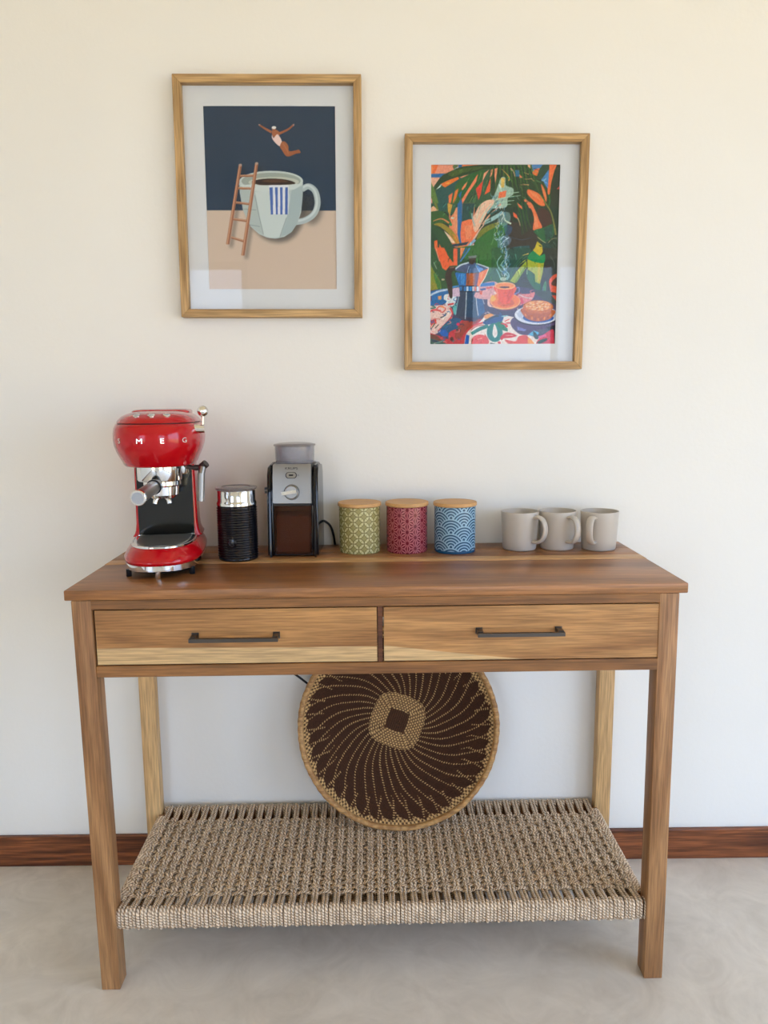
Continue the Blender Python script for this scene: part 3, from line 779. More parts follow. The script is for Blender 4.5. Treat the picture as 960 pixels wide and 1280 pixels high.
    c.poly([(320, 150), (372, 150), (376, 232), (330, 236)], (48, 108, 142)); c.poly([(376, 205), (420, 248), (380, 250)], (222, 120, 84))
    c.poly([(478, 62), (520, 62), (522, 130), (492, 104)], (220, 160, 120)); c.poly([(536, 62), (700, 62), (640, 135), (556, 165)], (74, 124, 176))
    c.poly([(548, 170), (590, 130), (646, 125), (602, 236), (552, 200)], (226, 110, 56)); c.poly([(600, 262), (644, 130), (700, 62), (784, 62), (740, 165), (650, 280)], (48, 72, 52))
    c.poly([(650, 292), (762, 140), (764, 300), (742, 396), (690, 302)], (78, 130, 182)); c.poly([(660, 290), (740, 250), (700, 300)], (150, 196, 210), 0.7)
    c.smooth_poly([(784, 62), (868, 62), (832, 170), (792, 320), (768, 470), (742, 440), (760, 250), (768, 130)], (226, 108, 60))
    c.poly([(872, 62), (960, 62), (960, 640), (772, 640), (796, 400), (842, 170)], (50, 58, 44)); c.poly([(862, 402), (916, 340), (940, 400)], (206, 80, 74))
    for P in ([(435, 180), (500, 205)], [(420, 330), (500, 350)], [(380, 345), (500, 340)], [(530, 262), (570, 296)], [(440, 270), (540, 262)]): c.stroke(P, (4, 9), (202, 150, 100), 0.9)
    c.smooth_poly([(474, 440), (500, 404), (640, 470), (702, 590), (690, 622), (620, 604), (500, 492)], (228, 112, 62)); c.poly([(500, 420), (600, 470), (660, 560), (560, 500)], (238, 136, 90), 0.7)
    c.poly([(430, 545), (450, 524), (556, 624), (540, 650), (500, 650)], (226, 116, 74)); c.poly([(336, 588), (400, 632), (372, 650)], (224, 108, 70))
    c.smooth_poly([(658, 336), (702, 400), (728, 500), (722, 570), (690, 486)], (226, 120, 70)); c.stroke([(645, 476), (700, 560), (745, 640)], 10, (140, 140, 60)); c.stroke([(760, 470), (770, 560), (750, 640)], 14, (50, 110, 56))
    # steam plume
    c.smooth_poly([(-60, 640), (20, 520), (60, 440), (130, 260), (190, 250), (200, 350), (290, 390), (290, 470), (220, 520), (190, 640)], (150, 176, 160)); c.poly([(136, 250), (188, 254), (172, 380), (130, 380)], (212, 176, 88))
    c.poly([(110, 440), (204, 418), (192, 500), (90, 545)], (226, 110, 70))
    for P in ([(220, 458), (300, 448), (372, 440)], [(60, 540), (180, 512), (390, 484)], [(30, 590), (200, 560), (304, 550)], [(10, 640), (180, 606), (266, 600)]): c.stroke(P, (16, 6), (164, 196, 172), 0.95)
    c.stroke([(80, 620), (130, 600)], 22, (226, 150, 120)); c.stroke([(230, 520), (320, 500)], 10, (38, 84, 72))
    # middle left
    t('C')
    c.poly([(0, 0), (410, 0), (410, 60), (330, 170), (250, 110), (0, 150)], (44, 84, 62)); c.poly([(50, 70), (95, 35), (160, 95), (60, 110)], (222, 170, 130)); c.poly([(0, 70), (60, 0), (90, 20), (40, 90)], dk)
    c.poly([(150, 0), (280, 0), (270, 90), (170, 100)], tea); c.poly([(100, 0), (140, 0), (160, 90), (140, 90)], ol)
    c.poly([(280, 0), (300, 0), (345, 20), (310, 160), (286, 110)], (196, 150, 60)); c.poly([(390, 60), (412, 50), (408, 410), (362, 330), (346, 180)], (220, 140, 100))
    c.poly([(480, 0), (640, 0), (620, 130), (600, 230), (500, 230), (460, 260)], (36, 72, 70)); c.poly([(560, 120), (600, 60), (580, 200)], (40, 90, 56))
    c.poly([(412, 0), (474, 0), (458, 540), (440, 550), (408, 420)], blu)
    c.smooth_poly([(460, 270), (500, 235), (600, 215), (690, 320), (600, 490), (460, 506)], (228, 112, 70)); c.poly([(500, 300), (600, 280), (590, 460), (520, 480)], (234, 140, 100), 0.7)
    c.smooth_poly([(640, 140), (700, 30), (800, -40), (900, -30), (810, 110), (745, 230), (690, 330), (640, 380), (610, 300), (610, 200)], (226, 178, 150))
    for P, cc in (([(700, 260), (760, 140), (860, 0)], (190, 196, 176)), ([(660, 200), (700, 90), (780, 0)], (206, 190, 164)), ([(740, 280), (830, 160), (940, 60)], (228, 160, 128)), ([(770, 240), (860, 190), (960, 130)], (150, 186, 180)),
                  ([(760, 270), (880, 220), (960, 170)], (130, 170, 166)), ([(800, 130), (870, 60), (960, 0)], (120, 160, 160)), ([(600, 130), (610, 220), (640, 300)], (140, 176, 168)), ([(840, 150), (900, 110), (950, 80)], (40, 96, 92)), ([(620, 480), (700, 350), (760, 280)], (220, 180, 160))):
        c.stroke(P, (26, 10), cc, 0.9)
    c.smooth_poly([(40, 140), (200, 105), (300, 200), (330, 290), (240, 262), (100, 272), (40, 300)], (50, 90, 44)); c.stroke([(90, 235), (200, 205), (300, 260)], (8, 22), (210, 130, 80)); c.ell(322, 280, 16, 22, (26, 130, 72)); c.ell(345, 195, 22, 14, (190, 196, 180))
    c.smooth_poly([(0, 300), (110, 292), (250, 400), (345, 560), (360, 660), (220, 660), (120, 430), (40, 360)], (44, 78, 48)); c.poly([(0, 320), (60, 340), (130, 460), (90, 640), (0, 640)], (40, 70, 44))
    c.smooth_poly([(96, 280), (200, 262), (330, 350), (400, 450), (468, 590), (450, 630), (380, 520), (290, 400), (180, 312)], (146, 128, 44)); c.poly([(330, 400), (380, 430), (470, 590), (450, 620)], (204, 130, 46))
    c.poly([(228, 360), (290, 412), (376, 522), (330, 524)], (226, 196, 168)); c.poly([(100, 500), (140, 484), (152, 660), (106, 660)], orr); c.poly([(165, 536), (240, 660), (166, 660)], orr)
    c.poly([(340, 540), (420, 530), (560, 506), (520, 550), (340, 575)], (36, 52, 70)); c.poly([(350, 590), (405, 590), (405, 660), (350, 660)], orr); c.poly([(460, 580), (515, 556), (490, 660), (455, 660)], (226, 112, 62))
    c.smooth_poly([(640, 660), (630, 560), (680, 440), (800, 330), (950, 248), (1060, 300), (1000, 480), (960, 660)], (50, 104, 48)); c.smooth_poly([(660, 480), (690, 390), (770, 310), (940, 248), (930, 300), (800, 372)], (116, 120, 44)); c.stroke([(900, 340), (870, 500), (800, 640)], (6, 10), (110, 160, 90), 0.8)
    c.stroke([(500, 640), (560, 560), (640, 480)], 34, (120, 160, 190)); c.stroke([(560, 620), (620, 540)], 14, (200, 190, 190))
    # middle right
    t('D')
    c.smooth_poly([(240, 180), (300, 250), (560, 250), (600, 400), (560, 640), (240, 640)], (58, 50, 44)); c.smooth_poly([(640, 60), (760, 120), (790, 290), (680, 320), (600, 160)], (70, 46, 40))
    for k in range(9):
        c.stroke([(330 + 18 * k, -20), (380 + 14 * k, 200), (400 + 18 * k, 420 - 12 * k)], (24, 8), [(34, 72, 46), (52, 88, 44), (40, 60, 52)][k % 3], 0.85)
    c.smooth_poly([(468, 0), (522, -10), (585, 110), (626, 220), (662, 324), (548, 350), (562, 210), (532, 90)], (228, 116, 72)); c.poly([(560, 160), (600, 180), (620, 310), (570, 330)], (238, 146, 104), 0.7)
    c.poly([(288, 115), (332, 150), (352, 205), (320, 192), (294, 172)], (224, 92, 56)); c.stroke([(345, 190), (366, 240), (380, 300)], (14, 6), (176, 160, 120))
    c.poly([(340, -10), (400, 40), (412, 80), (370, 50)], (224, 110, 70))
    c.smooth_poly([(90, 140), (230, 120), (250, 220), (180, 300), (110, 268)], (134, 176, 180), 0.55); c.stroke([(0, 220), (90, 160), (150, 110)], 34, (150, 186, 186)); c.stroke([(160, 130), (180, 220), (260, 270)], (12, 22), (196, 210, 190))
    c.smooth_poly([(170, 290), (270, 310), (256, 390), (190, 420)], (48, 96, 150), 0.5); c.smooth_poly([(96, 450), (200, 420), (260, 470), (230, 540), (120, 596), (80, 540)], (110, 152, 192), 0.45)
    for P in ([(120, 480), (160, 440), (210, 470)], [(110, 560), (160, 500), (230, 450)], [(170, 560), (190, 600), (190, 640)], [(60, 480), (90, 470)]): c.stroke(P, 12, (186, 206, 224), 0.9)
    c.stroke([(250, 600), (360, 580), (500, 570)], 30, (40, 90, 96), 0.8); c.stroke([(260, 450), (400, 480), (520, 450)], 8, (60, 80, 96), 0.8)
    c.smooth_poly([(556, 360), (690, 318), (800, 280), (812, 420), (700, 510), (620, 440)], (44, 96, 58)); c.poly([(690, 330), (800, 290), (800, 430), (710, 500)], (44, 78, 66)); c.smooth_poly([(640, 560), (720, 500), (800, 640), (660, 660)], (40, 70, 62))
    c.poly([(598, 500), (664, 556), (664, 650), (516, 650), (566, 590)], (196, 178, 48)); c.poly([(610, 545), (664, 560), (640, 575)], (60, 60, 40))
    c.stroke([(715, 0), (780, 110), (815, 240), (842, 415)], (14, 24), (120, 120, 60)); c.stroke([(600, 440), (660, 490), (710, 520)], 9, (170, 176, 120)); c.stroke([(740, 520), (790, 470), (860, 455)], 14, (110, 110, 76))
    # lower leaves
    t('E')
    c.poly([(0, 0), (960, 0), (960, 560), (0, 640)], (44, 82, 48)); c.smooth_poly([(420, 0), (960, 0), (960, 470), (820, 400), (640, 130), (520, 150)], (52, 104, 48)); c.stroke([(960, 130), (880, 300), (760, 420)], (16, 40), (40, 84, 56))
    c.poly([(104, 0), (232, 0), (282, 110), (346, 196), (300, 240), (250, 300), (206, 270), (168, 160)], (230, 94, 48)); c.poly([(352, 10), (406, 10), (402, 232), (300, 240), (350, 190)], (226, 96, 56)); c.stroke([(120, 0), (150, 120), (170, 180)], 10, (226, 140, 120))
    c.poly([(230, 0), (352, 0), (352, 190), (290, 110)], (40, 76, 44)); c.poly([(406, 0), (440, 0), (430, 240), (404, 240)], tea); c.poly([(444, 0), (505, 0), (440, 150)], (222, 130, 80)); c.stroke([(570, 0), (510, 90), (440, 180)], 20, (60, 116, 170)); c.stroke([(530, 0), (480, 80)], 18, (34, 88, 140))
    c.smooth_poly([(20, 210), (100, 320), (182, 470), (160, 590), (20, 620)], (120, 130, 42)); c.smooth_poly([(90, 330), (180, 470), (160, 560), (120, 480)], (60, 110, 46)); c.stroke([(90, 190), (130, 280)], 10, (130, 150, 130)); c.ell(212, 420, 20, 12, (170, 160, 130)); c.poly([(60, 440), (130, 480), (120, 600), (40, 610)], (140, 130, 44), 0.8)
    t('F')
    c.poly([(0, 0), (960, 0), (960, 640), (0, 560)], (50, 54, 46)); c.poly([(0, 0), (180, 0), (300, 460), (0, 480)], (42, 88, 52)); c.smooth_poly([(200, 40), (480, 0), (500, 90), (330, 240), (230, 430), (190, 300)], (40, 78, 66))
    for k in range(6): c.stroke([(230 + 12 * k, 400 - 10 * k), (300 + 14 * k, 230), (440 + 8 * k, 80 + 14 * k)], (6, 12), [(56, 110, 66), (36, 64, 70)][k % 2], 0.9)
    c.stroke([(20, 260), (60, 200), (20, 100)], 12, (60, 110, 60))
    c.poly([(452, 170), (462, 250), (300, 464), (236, 436), (330, 300)], (146, 162, 48)); c.poly([(300, 440), (440, 230), (455, 250), (320, 460)], (110, 140, 44)); c.stroke([(370, 215), (440, 160)], (4, 14), (160, 170, 60)); c.stroke([(400, 100), (486, 74)], (4, 14), (200, 170, 90))
    c.smooth_poly([(456, 300), (560, 350), (636, 480), (620, 600), (556, 540), (470, 410)], (40, 92, 56)); c.smooth_poly([(640, 640), (660, 520), (700, 430), (712, 500), (690, 640)], (70, 120, 80)); c.stroke([(650, 620), (670, 520)], 14, (70, 90, 110))
    c.poly([(466, 150), (684, 186), (664, 330), (626, 474), (566, 442), (562, 346), (526, 316), (500, 300), (470, 284)], (158, 166, 48)); c.poly([(600, 190), (640, 190), (630, 440), (600, 440)], (186, 168, 44)); c.stroke([(462, 280), (460, 346)], 12, (120, 150, 110))
    c.smooth_poly([(496, 80), (560, 36), (630, 100), (694, 80), (684, 192), (560, 184), (474, 140)], (24, 130, 74)); c.poly([(540, 30), (576, -10), (664, -10), (668, 50), (630, 108)], (196, 168, 40))
    c.smooth_poly([(748, 430), (800, 360), (860, 336), (940, 330), (940, 660), (800, 660), (764, 560)], (216, 86, 54)); c.smooth_poly([(776, 460), (850, 378), (930, 370), (930, 500), (810, 496)], (80, 52, 40)); c.stroke([(700, 250), (760, 250)], 30, (80, 44, 40), 0.6); c.stroke([(760, 100), (810, 180), (820, 260)], 6, (90, 100, 90))
    for P in ([(150, 420), (206, 372), (110, 290), (72, 190), (130, 100)], [(120, 420), (90, 340), (60, 280)], [(196, 420), (222, 350), (130, 220), (196, 120), (184, -20)], [(170, 210), (196, 60)], [(110, 220), (150, 260), (200, 330)]): c.stroke(P, (16, 10), (140, 186, 186), 0.85)
    c.stroke([(140, 240), (186, 160), (186, 60)], 16, (52, 110, 160), 0.8); c.ell(150, 410, 40, 26, (180, 196, 170), 0.8)
    # tablecloth
    t('G')
    c.poly([(0, -70), (130, -90), (300, -90), (960, -180), (1600, -60), (1800, 60), (1800, 760), (0, 760)], (66, 60, 88))
    c.smooth_poly([(0, -30), (220, -100), (280, -60), (270, 60), (150, 120), (20, 150)], (34, 100, 160)); c.poly([(10, -10), (60, -30), (60, 60), (20, 80)], (86, 56, 96)); c.poly([(140, 0), (190, -10), (190, 60), (150, 60)], (196, 140, 90))
    c.smooth_poly([(230, -20), (370, -10), (380, 60), (330, 130), (240, 110)], (206, 214, 216)); c.stroke([(270, 110), (350, 95)], 24, (206, 60, 60)); c.stroke([(60, 80), (200, 60), (250, 80)], 40, (20, 96, 150))
    c.smooth_poly([(0, 170), (120, 120), (290, 130), (340, 240), (270, 360), (120, 490), (0, 470)], (222, 186, 176))
    for P, w, cc in (([(0, 230), (80, 180), (180, 190)], 22, (206, 60, 70)), ([(110, 180), (170, 130), (240, 160), (200, 210), (150, 180)], 16, (208, 90, 80)), ([(20, 400), (60, 340), (120, 330)], 60, (208, 66, 54)), ([(30, 440), (70, 400), (100, 350)], 12, (56, 76, 40)), ([(170, 280), (220, 260), (250, 220)], 14, (40, 70, 60)),
                     ([(300, 150), (330, 240), (250, 350), (140, 460)], 22, (206, 66, 70)), ([(100, 420), (150, 370)], 10, (50, 60, 46)), ([(60, 290), (170, 300)], 12, (206, 120, 110)), ([(200, 300), (280, 230), (290, 180)], 20, (232, 214, 200)), ([(60, 120), (110, 150), (20, 160)], 16, (40, 110, 90)), ([(180, 130), (230, 150)], 18, (226, 130, 60))):
        c.stroke(P, w, cc)
    c.smooth_poly([(340, 140), (400, 90), (380, 240), (350, 220)], (80, 170, 170)); c.smooth_poly([(140, 470), (300, 300), (440, 300), (430, 420), (380, 480), (260, 536), (180, 500)], (34, 82, 120)); c.smooth_poly([(150, 450), (240, 440), (270, 510), (200, 520)], (24, 92, 176)); c.stroke([(200, 400), (330, 340)], 14, (40, 110, 120))
    c.smooth_poly([(0, 476), (130, 510), (270, 560), (290, 470), (430, 400), (440, 320), (620, 300), (760, 320), (540, 460), (490, 660), (300, 660), (180, 600), (0, 520)], (186, 52, 60)); c.smooth_poly([(430, 360), (600, 310), (680, 310), (520, 440), (420, 560), (360, 520)], (150, 62, 50)); c.ell(405, 365, 22, 20, (206, 40, 90)); c.ell(320, 560, 24, 30, (80, 40, 40)); c.poly([(0, 490), (120, 510), (200, 590), (0, 560)], (110, 60, 46))
    c.poly([(0, 540), (200, 596), (320, 660), (0, 700)], (54, 84, 76)); c.stroke([(60, 580), (150, 600)], 20, (40, 50, 80)); c.stroke([(80, 620), (200, 590)], 12, (120, 140, 130))
    rs = random.Random(9)
    for k in range(150):
        x, y, a = rs.uniform(0, 1700), rs.uniform(-60, 640), rs.uniform(0, 2 * PI); ln_ = rs.uniform(20, 60)
        c.stroke([(x, y), (x + ln_ * math.cos(a), y + 0.6 * ln_ * math.sin(a)), (x + ln_ * 1.4 * math.cos(a + 0.8), y + ln_ * math.sin(a + 0.8))], (14, 5), rs.choice(((222, 190, 184), (206, 66, 66), (30, 100, 160), (36, 40, 70), (30, 120, 110), (222, 120, 120), (90, 70, 120))), 0.85)
    # moka pot base
    c.poly([(440, -60), (700, -65), (760, 130), (690, 270), (600, 330), (370, 270), (390, 100)], (56, 60, 92)); c.poly([(425, -80), (518, -80), (500, 280), (376, 262)], (50, 62, 84)); c.poly([(518, -80), (640, -80), (662, 290), (500, 290)], (46, 72, 98)); c.poly([(640, -80), (700, -70), (760, 200), (670, 280)], (44, 84, 130))
    c.poly([(376, 262), (668, 282), (640, 320), (480, 320)], (60, 58, 80)); c.stroke([(518, -70), (510, 120), (498, 296)], 9, (190, 205, 215)); c.stroke([(640, -70), (652, 120), (670, 250)], 9, (200, 206, 214)); c.stroke([(425, -60), (395, 110), (374, 240)], 7, (140, 190, 200)); c.stroke([(700, -60), (750, 100)], 8, (170, 180, 200))
    # white cloth with teal bow
    c.smooth_poly([(478, 680), (500, 520), (560, 430), (690, 330), (780, 236), (880, 240), (1100, 260), (1260, 330), (1300, 480), (1480, 560), (1500, 700), (480, 700)], (226, 208, 198))
    c.stroke([(520, 450), (620, 380), (740, 340)], 22, (206, 66, 60)); c.stroke([(570, 440), (650, 390), (740, 370)], 12, (190, 70, 60)); c.smooth_poly([(746, 250), (830, 222), (870, 250), (770, 292)], (228, 146, 70))
    c.stroke([(578, 490), (680, 430), (800, 380)], (40, 52), (16, 116, 106)); c.smooth_poly([(736, 330), (880, 246), (1000, 250), (960, 350), (860, 360), (760, 366)], (34, 76, 130)); c.stroke([(750, 320), (880, 262), (940, 254)], 20, (40, 60, 70))
    c.ell(882, 470, 104, 124, (14, 116, 108)); c.smooth_poly([(882, 360), (916, 450), (912, 510), (884, 540), (856, 500), (860, 430)], (230, 214, 204)); c.stroke([(960, 330), (1010, 400), (1050, 430)], (40, 22), (16, 112, 80))
    c.ell(690, 590, 116, 92, (214, 62, 50)); c.stroke([(660, 560), (720, 545)], 10, (236, 150, 130)); c.stroke([(750, 490), (790, 560)], (8, 22), (206, 70, 60)); c.poly([(508, 498), (552, 512), (532, 680), (476, 680)], (24, 88, 170)); c.stroke([(570, 640), (590, 560)], 9, (60, 50, 50), 0.7); c.stroke([(820, 610), (960, 640)], 16, (60, 80, 80)); c.ell(940, 600, 20, 14, (200, 60, 70))
    t('Hh')
    c.smooth_poly([(-40, 0), (60, -10), (60, 120), (0, 140), (-60, 110)], (222, 180, 170)); c.smooth_poly([(340, -20), (480, -40), (560, -60), (520, 40), (420, 90), (350, 110)], (210, 120, 120)); c.stroke([(350, -30), (440, 10), (530, 20)], 9, (200, 196, 190)); c.stroke([(370, 20), (400, 90)], 40, (206, 70, 90))
    c.smooth_poly([(560, -80), (860, -40), (900, 120), (780, 80), (640, 20)], (56, 66, 60)); c.poly([(780, -20), (900, -20), (900, 80), (840, 60)], (206, 80, 54))
    for P, w, cc in (([(110, 350), (170, 365), (190, 400)], (10, 40), (206, 60, 50)), ([(160, 325), (225, 292)], 12, (206, 60, 50)), ([(180, 345), (235, 345)], 16, (200, 60, 56)), ([(60, 340), (120, 410), (200, 446)], (60, 20), (16, 116, 84)), ([(120, 260), (200, 250)], 14, (130, 190, 200))): c.stroke(P, w, cc)
    c.smooth_poly([(236, 350), (290, 270), (440, 330), (700, 370), (900, 300), (900, 480), (600, 490), (400, 500), (300, 450)], (74, 56, 92)); c.poly([(320, 390), (450, 430), (420, 450), (330, 440)], (110, 110, 170)); c.poly([(460, 500), (540, 440), (620, 470), (560, 520)], (80, 160, 196)); c.poly([(580, 430), (900, 400), (900, 470), (620, 490)], (80, 80, 96)); c.poly([(700, 400), (900, 340), (900, 450), (760, 450)], (40, 34, 40))
    c.smooth_poly([(100, 530), (190, 468), (316, 508), (230, 540), (150, 545), (120, 570)], (200, 34, 34)); c.smooth_poly([(160, 564), (300, 582), (340, 520), (450, 510), (500, 640), (260, 640)], (214, 70, 54)); c.stroke([(170, 510), (270, 505)], 8, (236, 170, 150)); c.smooth_poly([(470, 530), (560, 640), (470, 640)], (236, 140, 60)); c.smooth_poly([(90, 590), (70, 640), (110, 640)], (200, 60, 70))
    c.smooth_poly([(586, 570), (720, 456), (800, 440), (810, 650), (590, 650)], (200, 46, 66)); c.stroke([(600, 530), (700, 500)], 30, (206, 90, 130)); c.poly([(800, 440), (860, 440), (860, 640), (806, 640)], (36, 34, 46)); c.smooth_poly([(580, 596), (640, 556), (712, 542), (700, 574), (620, 612)], (40, 62, 44)); c.smooth_poly([(530, 450), (580, 490), (594, 550), (548, 540)], (40, 64, 62))
    t('E')
    c.smooth_poly([(700, 480), (880, 440), (960, 520), (960, 660), (640, 660), (660, 540)], (206, 150, 150)); c.stroke([(700, 490), (800, 480), (890, 470)], 44, (40, 110, 180)); c.stroke([(780, 530), (860, 520)], 20, (206, 80, 70)); c.stroke([(700, 550), (770, 540)], 24, (26, 70, 140)); c.stroke([(880, 580), (940, 620)], 30, (226, 190, 180)); c.poly([(310, 540), (430, 520), (430, 640), (330, 640)], (200, 170, 190)); c.stroke([(330, 520), (440, 500)], 24, (60, 130, 190)); c.stroke([(20, 640), (140, 580), (270, 550)], 26, (170, 190, 210))
    # cup and saucer
    t('Hh')
    c.ell(170, 70, 205, 118, (120, 60, 80), 0.6); c.ell(170, 58, 200, 112, (238, 150, 90)); c.ell(170, 52, 184, 98, (232, 116, 52)); c.ell(178, 76, 110, 56, (206, 92, 46)); c.smooth_poly([(-20, 20), (10, -20), (50, 30), (0, 70)], (238, 166, 60))
    c.stroke([(0, 130), (130, 164), (290, 134)], 10, (240, 170, 110))
    t('F'); c.stroke([(290, 540), (350, 520), (350, 580), (280, 610)], 14, (110, 120, 170)); c.smooth_poly([(36, 506), (60, 600), (90, 680), (130, 730), (216, 730), (250, 680), (290, 600), (304, 510)], (226, 84, 46)); c.stroke([(60, 540), (80, 640)], 12, (240, 150, 120), 0.8); c.poly([(200, 560), (280, 540), (240, 690), (190, 720)], (206, 72, 40), 0.8)
    c.ell(170, 498, 136, 48, (240, 176, 120)); c.ell(170, 500, 122, 38, (234, 130, 60)); c.ell(165, 517, 66, 11, (52, 34, 34))
    # cake on a plate
    t('Hh'); c.ell(575, 252, 292, 128, (44, 36, 50)); c.ell(575, 238, 284, 124, (206, 208, 220)); c.ell(580, 232, 250, 100, (176, 184, 204)); c.ell(600, 276, 200, 62, (28, 76, 150))
    c.smooth_poly([(398, 150), (412, 250), (490, 306), (600, 322), (720, 300), (786, 256), (798, 170)], (176, 88, 34))
    for k in range(9): c.stroke([(430 + 42 * k, 220 + 60 * math.sin(PI * k / 8)), (440 + 40 * k, 258 + 56 * math.sin(PI * k / 8))], 16, [(226, 134, 50), (140, 66, 30)][k % 2], 0.85)
    c.ell(598, 132, 198, 88, (196, 104, 46)); c.ell(604, 118, 170, 66, (222, 142, 78))
    for k in range(60):
        a, r = k * 2.4, math.sqrt((k + 0.5) / 60)
        c.stroke([(600 + 160 * r * math.cos(a) - 12, 122 + 62 * r * math.sin(a)), (600 + 160 * r * math.cos(a) + 14, 118 + 62 * r * math.sin(a) + 6 * math.sin(k))], 8, [(244, 214, 176), (186, 90, 40), (236, 178, 110)][k % 3], 0.9)
    # moka pot top
    t('E')
    c.poly([(365, 322), (524, 336), (512, 502), (420, 492)], (34, 104, 172)); c.poly([(440, 340), (500, 340), (490, 490), (450, 480)], (64, 136, 196), 0.8); c.poly([(522, 332), (692, 330), (660, 502), (512, 502)], (146, 82, 56)); c.poly([(560, 340), (620, 340), (610, 500), (560, 500)], (196, 100, 50), 0.7); c.poly([(640, 340), (692, 330), (660, 502), (630, 502)], (110, 84, 110)); c.poly([(690, 322), (814, 268), (762, 392), (690, 505), (656, 505)], (236, 112, 44)); c.poly([(700, 330), (750, 300), (710, 430)], (246, 150, 80), 0.7); c.stroke([(812, 270), (762, 392), (690, 500)], 10, (236, 210, 180))
    c.poly([(366, 292), (440, 232), (556, 190), (640, 200), (818, 264), (690, 326), (522, 332), (390, 306)], (70, 84, 116)); c.poly([(630, 206), (744, 282), (692, 322), (650, 250)], (84, 134, 196)); c.poly([(550, 240), (640, 220), (690, 322), (524, 332)], (66, 92, 128)); c.stroke([(370, 284), (450, 226), (552, 196)], 20, (176, 190, 204)); c.stroke([(650, 206), (740, 236), (816, 266)], 16, (184, 196, 212)); c.stroke([(556, 240), (530, 330)], 9, (150, 170, 196)); c.stroke([(640, 230), (692, 320)], 8, (140, 170, 210))
    c.poly([(552, 120), (650, 112), (636, 190), (600, 220), (560, 206)], (66, 54, 46)); c.poly([(545, 112), (660, 98), (650, 132), (555, 140)], (110, 120, 120))
    c.poly([(420, 500), (664, 502), (664, 572), (430, 572)], (40, 104, 164)); 
    for x, cc in ((460, (30, 60, 90)), (520, (196, 214, 226)), (560, (60, 140, 196)), (596, (210, 190, 170)), (624, (214, 110, 56)), (655, (220, 220, 224))): c.poly([(x, 510), (x + 24, 510), (x + 22, 570), (x, 570)], cc)
    c.stroke([(420, 502), (664, 506)], 10, (30, 36, 50)); c.stroke([(430, 572), (700, 580)], 10, (30, 36, 50)); c.poly([(690, 570), (730, 560), (720, 620), (694, 610)], (206, 90, 60))
    c.smooth_poly([(270, 280), (310, 256), (366, 250), (374, 300), (324, 330), (334, 500), (332, 650), (296, 650), (266, 500), (240, 380)], (58, 44, 38)); c.stroke([(300, 266), (362, 256)], 12, (120, 90, 76))
    # painterly strokes: leaf ribs fanning from the top, wisps in the steam
    c.tile(0, 0, 1.0); rs = random.Random(5)
    for k in range(170):
        x, y = rs.uniform(541, 700), rs.uniform(208, 345)
        px = c.pts([(x, y)])[0]; xi, yi = int(min(max(px[0], 0), c.w - 1)), int(min(max(px[1], 0), c.h - 1))
        b = c.a[yi, xi]
        if b[1] < b[0] * 1.02: continue
        dx, dy = x - 612, y - 195; n_ = math.hypot(dx, dy); ln_ = rs.uniform(3, 9)
        f = rs.choice((0.6, 0.72, 1.35, 1.6))
        c.stroke([(x, y), (x + dx / n_ * ln_ * 0.6 + rs.uniform(-1, 1), y + dy / n_ * ln_ * 0.6), (x + dx / n_ * ln_, y + dy / n_ * ln_ + rs.uniform(0, 1.5))], (1.1, 0.3), tuple(np.clip(b * f * 255 + (8 if f > 1 else 0), 0, 255)), 0.85)
    for k in range(130):
        q = rs.random(); x = 629 + 5 * math.sin(q * 9) - 4 * max(0, q - 0.6) * 8 + rs.uniform(-4.5, 4.5) * (0.5 + q); y = 346 - 100 * q
        c.stroke([(x, y), (x + rs.uniform(-2.5, 2.5), y - rs.uniform(1, 3)), (x + rs.uniform(-2, 4), y - rs.uniform(3, 6))], (0.9, 0.3), rs.choice(((190, 212, 214), (120, 170, 190), (60, 110, 150), (36, 70, 80), (210, 200, 190))), 0.8)
    # brush grain
    n = RNG.normal(size=(c.h, c.w)); n = (n + np.roll(n, 1, 0) + np.roll(n, 2, 0) + np.roll(n, 1, 1)) / 2.0
    c.a = np.clip(c.a * (1 + 0.05 * n[..., None]), 0, 1)
    return c.a

